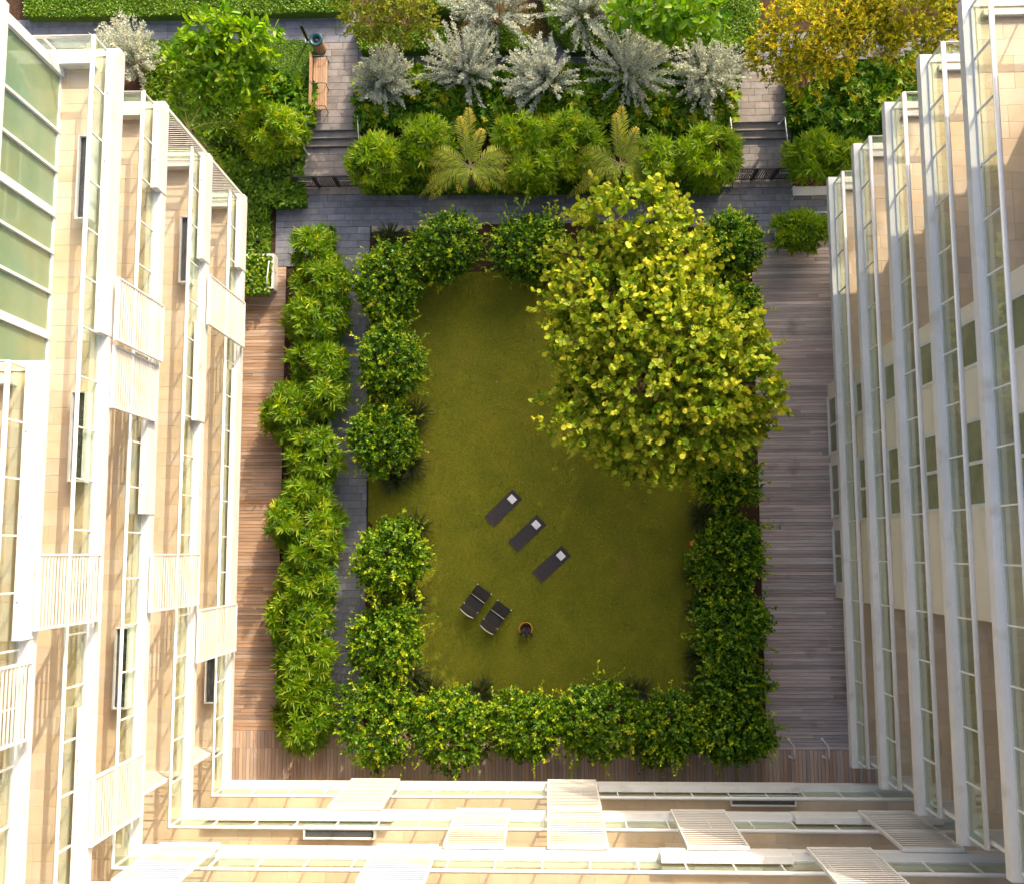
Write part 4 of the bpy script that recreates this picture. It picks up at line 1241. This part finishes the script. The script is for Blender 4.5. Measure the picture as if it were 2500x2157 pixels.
def place(mb, M, name, mat, parent=None, **kw):
    mb.v = [tuple(M @ Vector(q)) for q in mb.v]
    return mb.build(name, mat, parent, **kw)


for (px, py, ang, lb) in ((1228.5, 1239, 44.6, 'one nearest the gap in the hedge'), (1287, 1301, 43.5, 'middle one of the three'), (1346.5, 1376, 41.5, 'one nearest the basket')):
    M = at_frame(px, py, R_(ang))
    m = MB()
    # slightly curling ends
    xs = np.linspace(-.82, .82, 15)
    for x in xs:
        z = .02 + .012 * math.sin(x * 5) * .3 + (.02 * max(0, abs(x) - .76) / .06)
        for y in (-.29, .29):
            m.v.append((x, y, z)); m.v.append((x, y, z - .012))
    for i in range(14):
        k = i * 4
        m.f += [(k, k + 4, k + 6, k + 2), (k + 1, k + 3, k + 7, k + 5), (k, k + 1, k + 5, k + 4), (k + 2, k + 6, k + 7, k + 3)]
    m.f += [(0, 2, 3, 1), (56, 57, 59, 58)]
    o = place(m, M, 'exercise_mat', RUBBER)
    tag(o, 'dark grey exercise mat on the lawn, ' + lb, 'mat', 'exercise mats on the lawn')
    tw_ = MB().box(.38, .66, -.16, .16, .028, .060)
    o = place(tw_, M, 'folded_towel', TOWEL, bevel=.012)
    tag(o, 'folded white towel on the exercise mat, ' + lb, 'towel', 'folded towels on the mats')

for (px, py, lb) in ((1163, 1465, 'left one of the pair'), (1211, 1504, 'one nearer the basket')):
    M = at_frame(px, py, R_(53.5))    # local +x: towards the foot end
    t = thing('lounge_chair', tuple(M.translation), 'black mesh lounge chair on the lawn, ' + lb, 'chair', 'black lounge chairs on the lawn')
    # low sling seat with a reclined back
    prof = [(.60, .30), (.30, .30), (0.02, .27), (-.30, .30), (-.42, .44), (-.52, .62), (-.58, .72)]
    m = MB()
    for (x, z) in prof:
        for y in (-.32, .32):
            bow = -.03 if x > -.35 else 0
            m.v += [(x, y, z), (x, y, z - .012)]
    for i in range(len(prof) - 1):
        k = i * 4
        m.f += [(k, k + 2, k + 6, k + 4), (k + 1, k + 5, k + 7, k + 3), (k, k + 4, k + 5, k + 1), (k + 2, k + 3, k + 7, k + 6)]
    place(m, M, 'sling', SLING, t)
    for s in (-1, 1):
        place(MB().path([(x, s * .34, z) for x, z in prof], .016, 8), M, 'side_rail', BLACK, t, smooth=True)
        place(MB().path([(.54, s * .34, .30), (.56, s * .35, .0)], .014, 8), M, 'leg', STEEL, t, smooth=True)
        place(MB().path([(-.30, s * .34, .30), (-.36, s * .35, .0)], .014, 8), M, 'leg', STEEL, t, smooth=True)
        place(MB().lathe((.60, s * .34, .29), [(.028, 0), (.028, .035), (0, .04)], 10), M, 'end_cap', STEEL, t)
        place(MB().lathe((-.34, s * .34, .33), [(.026, 0), (.026, .035), (0, .04)], 10), M, 'end_cap', STEEL, t)
    place(MB().path([(.14, -.33, .302), (.14, .33, .302)], .010, 8), M, 'cross_bar', STEEL, t, smooth=True)
    place(MB().path([(-.58, -.33, .725), (-.62, -.17, .725), (-.635, 0, .725), (-.62, .17, .725), (-.58, .33, .725)], .017, 8), M, 'head_rail', STEEL, t, smooth=True)

c = W(1284, 1532, 0)
t = thing('basket', tuple(c), 'round woven orange basket on the lawn beside the lounge chairs', 'basket')
MB().lathe(c, [(.20, 0), (.235, .12), (.255, .26), (.262, .38), (.275, .40), (.262, .415), (.245, .39), (.225, .14), (.19, .02), (0, .02)], 32).build('body', WICKER, t, True)
MB().path([(c.x + .262 * math.cos(a), c.y + .262 * math.sin(a), c.z + .40) for a in np.linspace(0, 2 * math.pi, 29)], .020, 8, False).build('rim', WICKER, t, True)
for k, (ox, oy, tx, ty, L_) in enumerate(((-.10, -.02, -.13, -.32, .60), (-.03, .05, -.07, -.30, .66), (.05, -.02, -.01, -.34, .62), (.10, .04, .08, -.30, .64), (.0, -.10, .05, -.36, .58), (.13, -.06, .14, -.32, .6))):
    d = Vector((tx, ty, .62)).normalized()
    p = c + Vector((ox, oy + .06, .04))
    o = MB().path([p, p + d * L_], .052, 14).build('rolled_mat', RUBBER, None, True)
    words = ('leftmost', 'second from the left', 'third from the left', 'fourth from the left', 'front middle', 'rightmost')[k]
    tag(o, words + ' dark rolled mat standing in the woven basket', 'rolled mat', 'rolled mats in the basket')

# bench and litter bin by the paved walk
bx0, by0 = W(760, 268, TZ + .45), W(800, 140, TZ + .45)
x0, x1, y0, y1 = bx0.x, by0.x, bx0.y, by0.y
t = thing('bench', ((x0 + x1) / 2, (y0 + y1) / 2, TZ), 'long slatted timber bench with dark arms beside the paved walk', 'bench')
for k in range(6):
    w = (x1 - x0 - .06) / 6
    piece('seat_slat', BENCHWOOD, x0 + .055 + k * w + .008, x0 + .055 + (k + 1) * w - .008, y0, y1, TZ + .42, TZ + .455, t)
for k in range(3):
    piece('back_slat', BENCHWOOD, x0 + .02 - k * .012, x0 + .05 - k * .012, y0, y1, TZ + .55 + k * .13, TZ + .66 + k * .13, t)
for yy in (y0 + .05, (y0 + y1) / 2 - .1, y1 - .05):
    MB().path([(x0 + .03, yy, TZ), (x0 + .06, yy, TZ + .40), (x0 + .01, yy, TZ + .92)], .02, 8).build('leg', TEAL, t, True)
    MB().path([(x1 - .03, yy, TZ), (x1 - .03, yy, TZ + .42), (x1 - .02, yy, TZ + .64), (x1 - .15, yy, TZ + .69), (x0 + .06, yy, TZ + .67)], .018, 8).build('armrest', TEAL, t, True)
    MB().box(x0 + .05, x1 - .04, yy - .02, yy + .02, TZ + .385, TZ + .415).build('seat_bearer', TEAL, t)
c = W(782, 122, TZ)
t = thing('litter_bin', tuple(c), 'round slatted litter bin with dark teal funnel lid at the bench end', 'bin')
MB().lathe(c, [(.235, .02), (.235, .80)], 24, True).build('liner', BLACK, t, True)
for k in range(22):
    a = 2 * math.pi * k / 22
    o = piece('slat', BENCHWOOD, c.x + .255 * math.cos(a) - .013, c.x + .255 * math.cos(a) + .013, c.y + .255 * math.sin(a) - .028, c.y + .255 * math.sin(a) + .028, TZ + .06, TZ + .80, t, a)
MB().lathe(c, [(.285, .80), (.31, .84), (.31, .88), (.27, .91), (.19, .87), (.13, .83), (.12, .70)], 28).build('lid', TEAL, t, True)
MB().lathe(c, [(.27, .0), (.27, .05)], 24, True).build('base_ring', TEAL, t, True)
c = W(752, 100, TZ)
t = thing('marker_post', tuple(c), 'slim dark marker post standing behind the litter bin', 'post')
MB().box(c.x - .06, c.x + .06, c.y - .03, c.y + .03, TZ, TZ + 1.25).build('post', BLACK, t, bevel=.01)
MB().box(c.x - .12, c.x + .12, c.y - .12, c.y + .12, TZ, TZ + .04).build('base_plate', WHITE, t)


# handrails
def handrail(label, pts, r=.024, feet=True):
    t = thing('handrail', tuple(pts[0]), label, 'handrail', 'white tube handrails')
    MB().path(pts, r, 10).build('tube', WHITE_METAL, t, True)
    for p in (pts[0], pts[-1]):
        MB().lathe((p[0], p[1], p[2] - .0), [(.06, 0), (.06, .015), (0, .02)], 12).build('flange', WHITE_METAL, t, True)


def step_rail(label, px0, py0, px1, py1, zt, zb):
    a, b = W(px0, py0, zt), W(px1, py1, zb)
    d = (b - a)
    u = Vector((d.x, d.y, 0)).normalized()
    handrail(label, [a, a + Vector((0, 0, .9)) + u * .12, b + Vector((0, 0, .9)) - u * .25, b + Vector((0, 0, .75)), b])


step_rail('white handrail on the left side of the west steps', 762, 300, 752, 378, TZ, 0)
step_rail('white handrail on the right side of the west steps', 882, 300, 886, 378, TZ, 0)
step_rail('white handrail on the left side of the east steps', 1772, 304, 1784, 380, TZ, 0)
step_rail('white handrail on the right side of the east steps', 1902, 303, 1914, 378, TZ, 0)
step_rail('white handrail beside the overgrown planter box', 672, 646, 664, 712, 0.02, 0.02)
step_rail('white handrail at the top of the grey deck', 1878, 566, 1884, 612, .02, .02)
for i, (px, lb) in enumerate(((1925, 'left one of the two in view'), (2007, 'right one of the two in view'), (1846, 'one mostly hidden by the corner hedge'))):
    step_rail('white handrail hoop on the grey deck, ' + lb, px, 1803, px + 3, 1846, .0, .0)
a, b = W(1938, 535, 0), W(2055, 520, 0)
handrail('white handrail above the clump at the top of the grey deck', [a, a + Vector((.05, 0, .8)), Vector((b.x, a.y, .8)), Vector((b.x, a.y, 0))])

# black fence and gates across the garden side
YF = 15.85


def gate(label, x0, x1, y, z=0.0, h=1.25):
    t = thing('gate', ((x0 + x1) / 2, y, z), label, 'gate', 'black slatted gates')
    n = 3
    for k in range(n):
        a = x0 + (x1 - x0) * k / n; b = x0 + (x1 - x0) * (k + 1) / n
        fr = MB().box(a, a + .05, y - .025, y + .025, z, z + h).box(b - .05, b, y - .025, y + .025, z, z + h)
        fr.box(a + .0505, b - .0505, y - .024, y + .024, z + h - .05, z + h - .001).box(a + .0505, b - .0505, y - .024, y + .024, z + .06, z + .11)
        fr.build('leaf_frame', BLACK, t)
        m = int((b - a - .1) / .085)
        for j in range(m):
            xx = a + .05 + (b - a - .1) * (j + .5) / m
            piece('bar', BLACK, xx - .022, xx + .022, y - .015, y + .015, z + .111, z + h - .051, t)
        if k != 1:
            MB().box(a + .15, b - .15, y - .035, y - .026, z + h * .60, z + h * .66).build('push_plate', STEEL, t)


gate('black slatted gate across the west steps path', -10.75, -8.1, YF - .08)
gate('black slatted gate across the east steps path', 7.95, 10.5, YF - .08)
fx = -7.95
t = thing('fence', (0, YF + .1, 0), 'low black metal fence half hidden behind the palms and clumps', 'fence')
MB().box(-7.95, 7.9, YF + .08, YF + .12, 1.0, 1.05).build('top_rail', BLACK, t)
MB().box(-7.95, 7.9, YF + .08, YF + .12, .15, .19).build('bottom_rail', BLACK, t)
for k in range(13):
    x = -7.9 + k * 15.75 / 12
    piece('post', BLACK, x - .025, x + .025, YF + .07, YF + .13, 0, 1.1, t)
for k in range(128):
    x = -7.85 + k * 15.7 / 128
    piece('bar', BLACK, x - .009, x + .009, YF + .09, YF + .11, .191, .999, t)
t = thing('fence', (-12.5, 17.4, 0), 'black metal fence behind the vine bed by the west front', 'fence')
MB().box(-15.5, -10.85, 17.38, 17.42, 1.0, 1.05).build('top_rail', BLACK, t)
MB().box(-10.87, -10.83, 15.8, 17.375, 1.0, 1.05).build('side_rail', BLACK, t)
for k in range(4):
    piece('post', BLACK, -15.4 + k * 1.5 - .025, -15.4 + k * 1.5 + .025, 17.37, 17.43, 0, 1.1, t)
for yy in (15.82, 16.6, 17.36):
    piece('post', BLACK, -10.875, -10.825, yy - .025, yy + .025, 0, 1.1, t)
t = thing('fence', (12, 16.0, 0), 'black metal fence between the east gate and the east wing', 'fence')
MB().box(10.56, 14.5, YF + .08, YF + .12, 1.0, 1.05).build('top_rail', BLACK, t)
for k in range(4):
    piece('post', BLACK, 10.6 + k * 1.2 - .025, 10.6 + k * 1.2 + .025, YF + .07, YF + .13, 0, 1.1, t)

# white side table with bench frame right of the east gate
a, b = W(1935, 462, .4), W(2020, 475, .4)
t = thing('low_bench', ((a.x + b.x) / 2 + .3, a.y, 0), 'white low bench frame right of the east gate', 'bench')
MB().box(a.x, b.x + .6, b.y, a.y + .1, .38, .42).build('seat', WHITE_METAL, t)
for xx in (a.x + .06, b.x + .5):
    MB().path([(xx, b.y - .05, 0), (xx, b.y - .05, .5), (xx, a.y + .1, .5), (xx, a.y + .1, 0)], .022, 8).build('leg', WHITE_METAL, t, True)
MB().path([(a.x, b.y - .05, .5), (b.x + .6, b.y - .05, .5)], .022, 8).build('front_tube', WHITE_METAL, t, True)

c = W(1825, 158, TZ)
o = MB().lathe((c.x, c.y, TZ), [(.20, .0), (.20, .008), (.17, .010), (0, .010)], 24).build('drain_cover', KERB)
tag(o, 'round brown drain cover in the east walk', 'drain cover')
c = P3(1690, 1325, 1.7)
t = thing('hibiscus_flower', tuple(c), 'single orange flower on the lawn side of the east hedge', 'flower')
for k in range(5):
    a = k * 1.257
    m = MB()
    d = Vector((math.cos(a), math.sin(a), .35)); s = Vector((-math.sin(a), math.cos(a), 0))
    cc = Vector(c)
    m.v = [tuple(cc), tuple(cc + d * .06 + s * .05), tuple(cc + d * .11 + s * .03), tuple(cc + d * .11 - s * .03), tuple(cc + d * .06 - s * .05)]
    m.f = [(0, 1, 2, 3, 4)]
    m.build('petal', ORANGE, t)
c = W(936, 775, 0)
t = thing('path_light', tuple(c), 'short pipe-shaped light post between two west hedge shrubs', 'light post')
MB().path([c, c + Vector((0, 0, 2.3))], .05, 12).build('post', KERB, t, True)
MB().lathe((c.x, c.y, 2.3), [(.075, 0), (.075, .10), (.045, .10), (.045, .04)], 14).build('cap', KERB, t, True)
for (px, py, lb) in ((640, 597, 'small dark box light in the fern bed'),):
    c = W(px, py, 0)
    t = thing('box_light', tuple(c), lb, 'garden light')
    MB().box(c.x - .09, c.x + .09, c.y - .07, c.y + .07, .5, .68).build('lamp_head', BLACK, t, bevel=.01)
    MB().box(c.x - .02, c.x + .02, c.y - .02, c.y + .02, 0, .5).build('stake', BLACK, t)
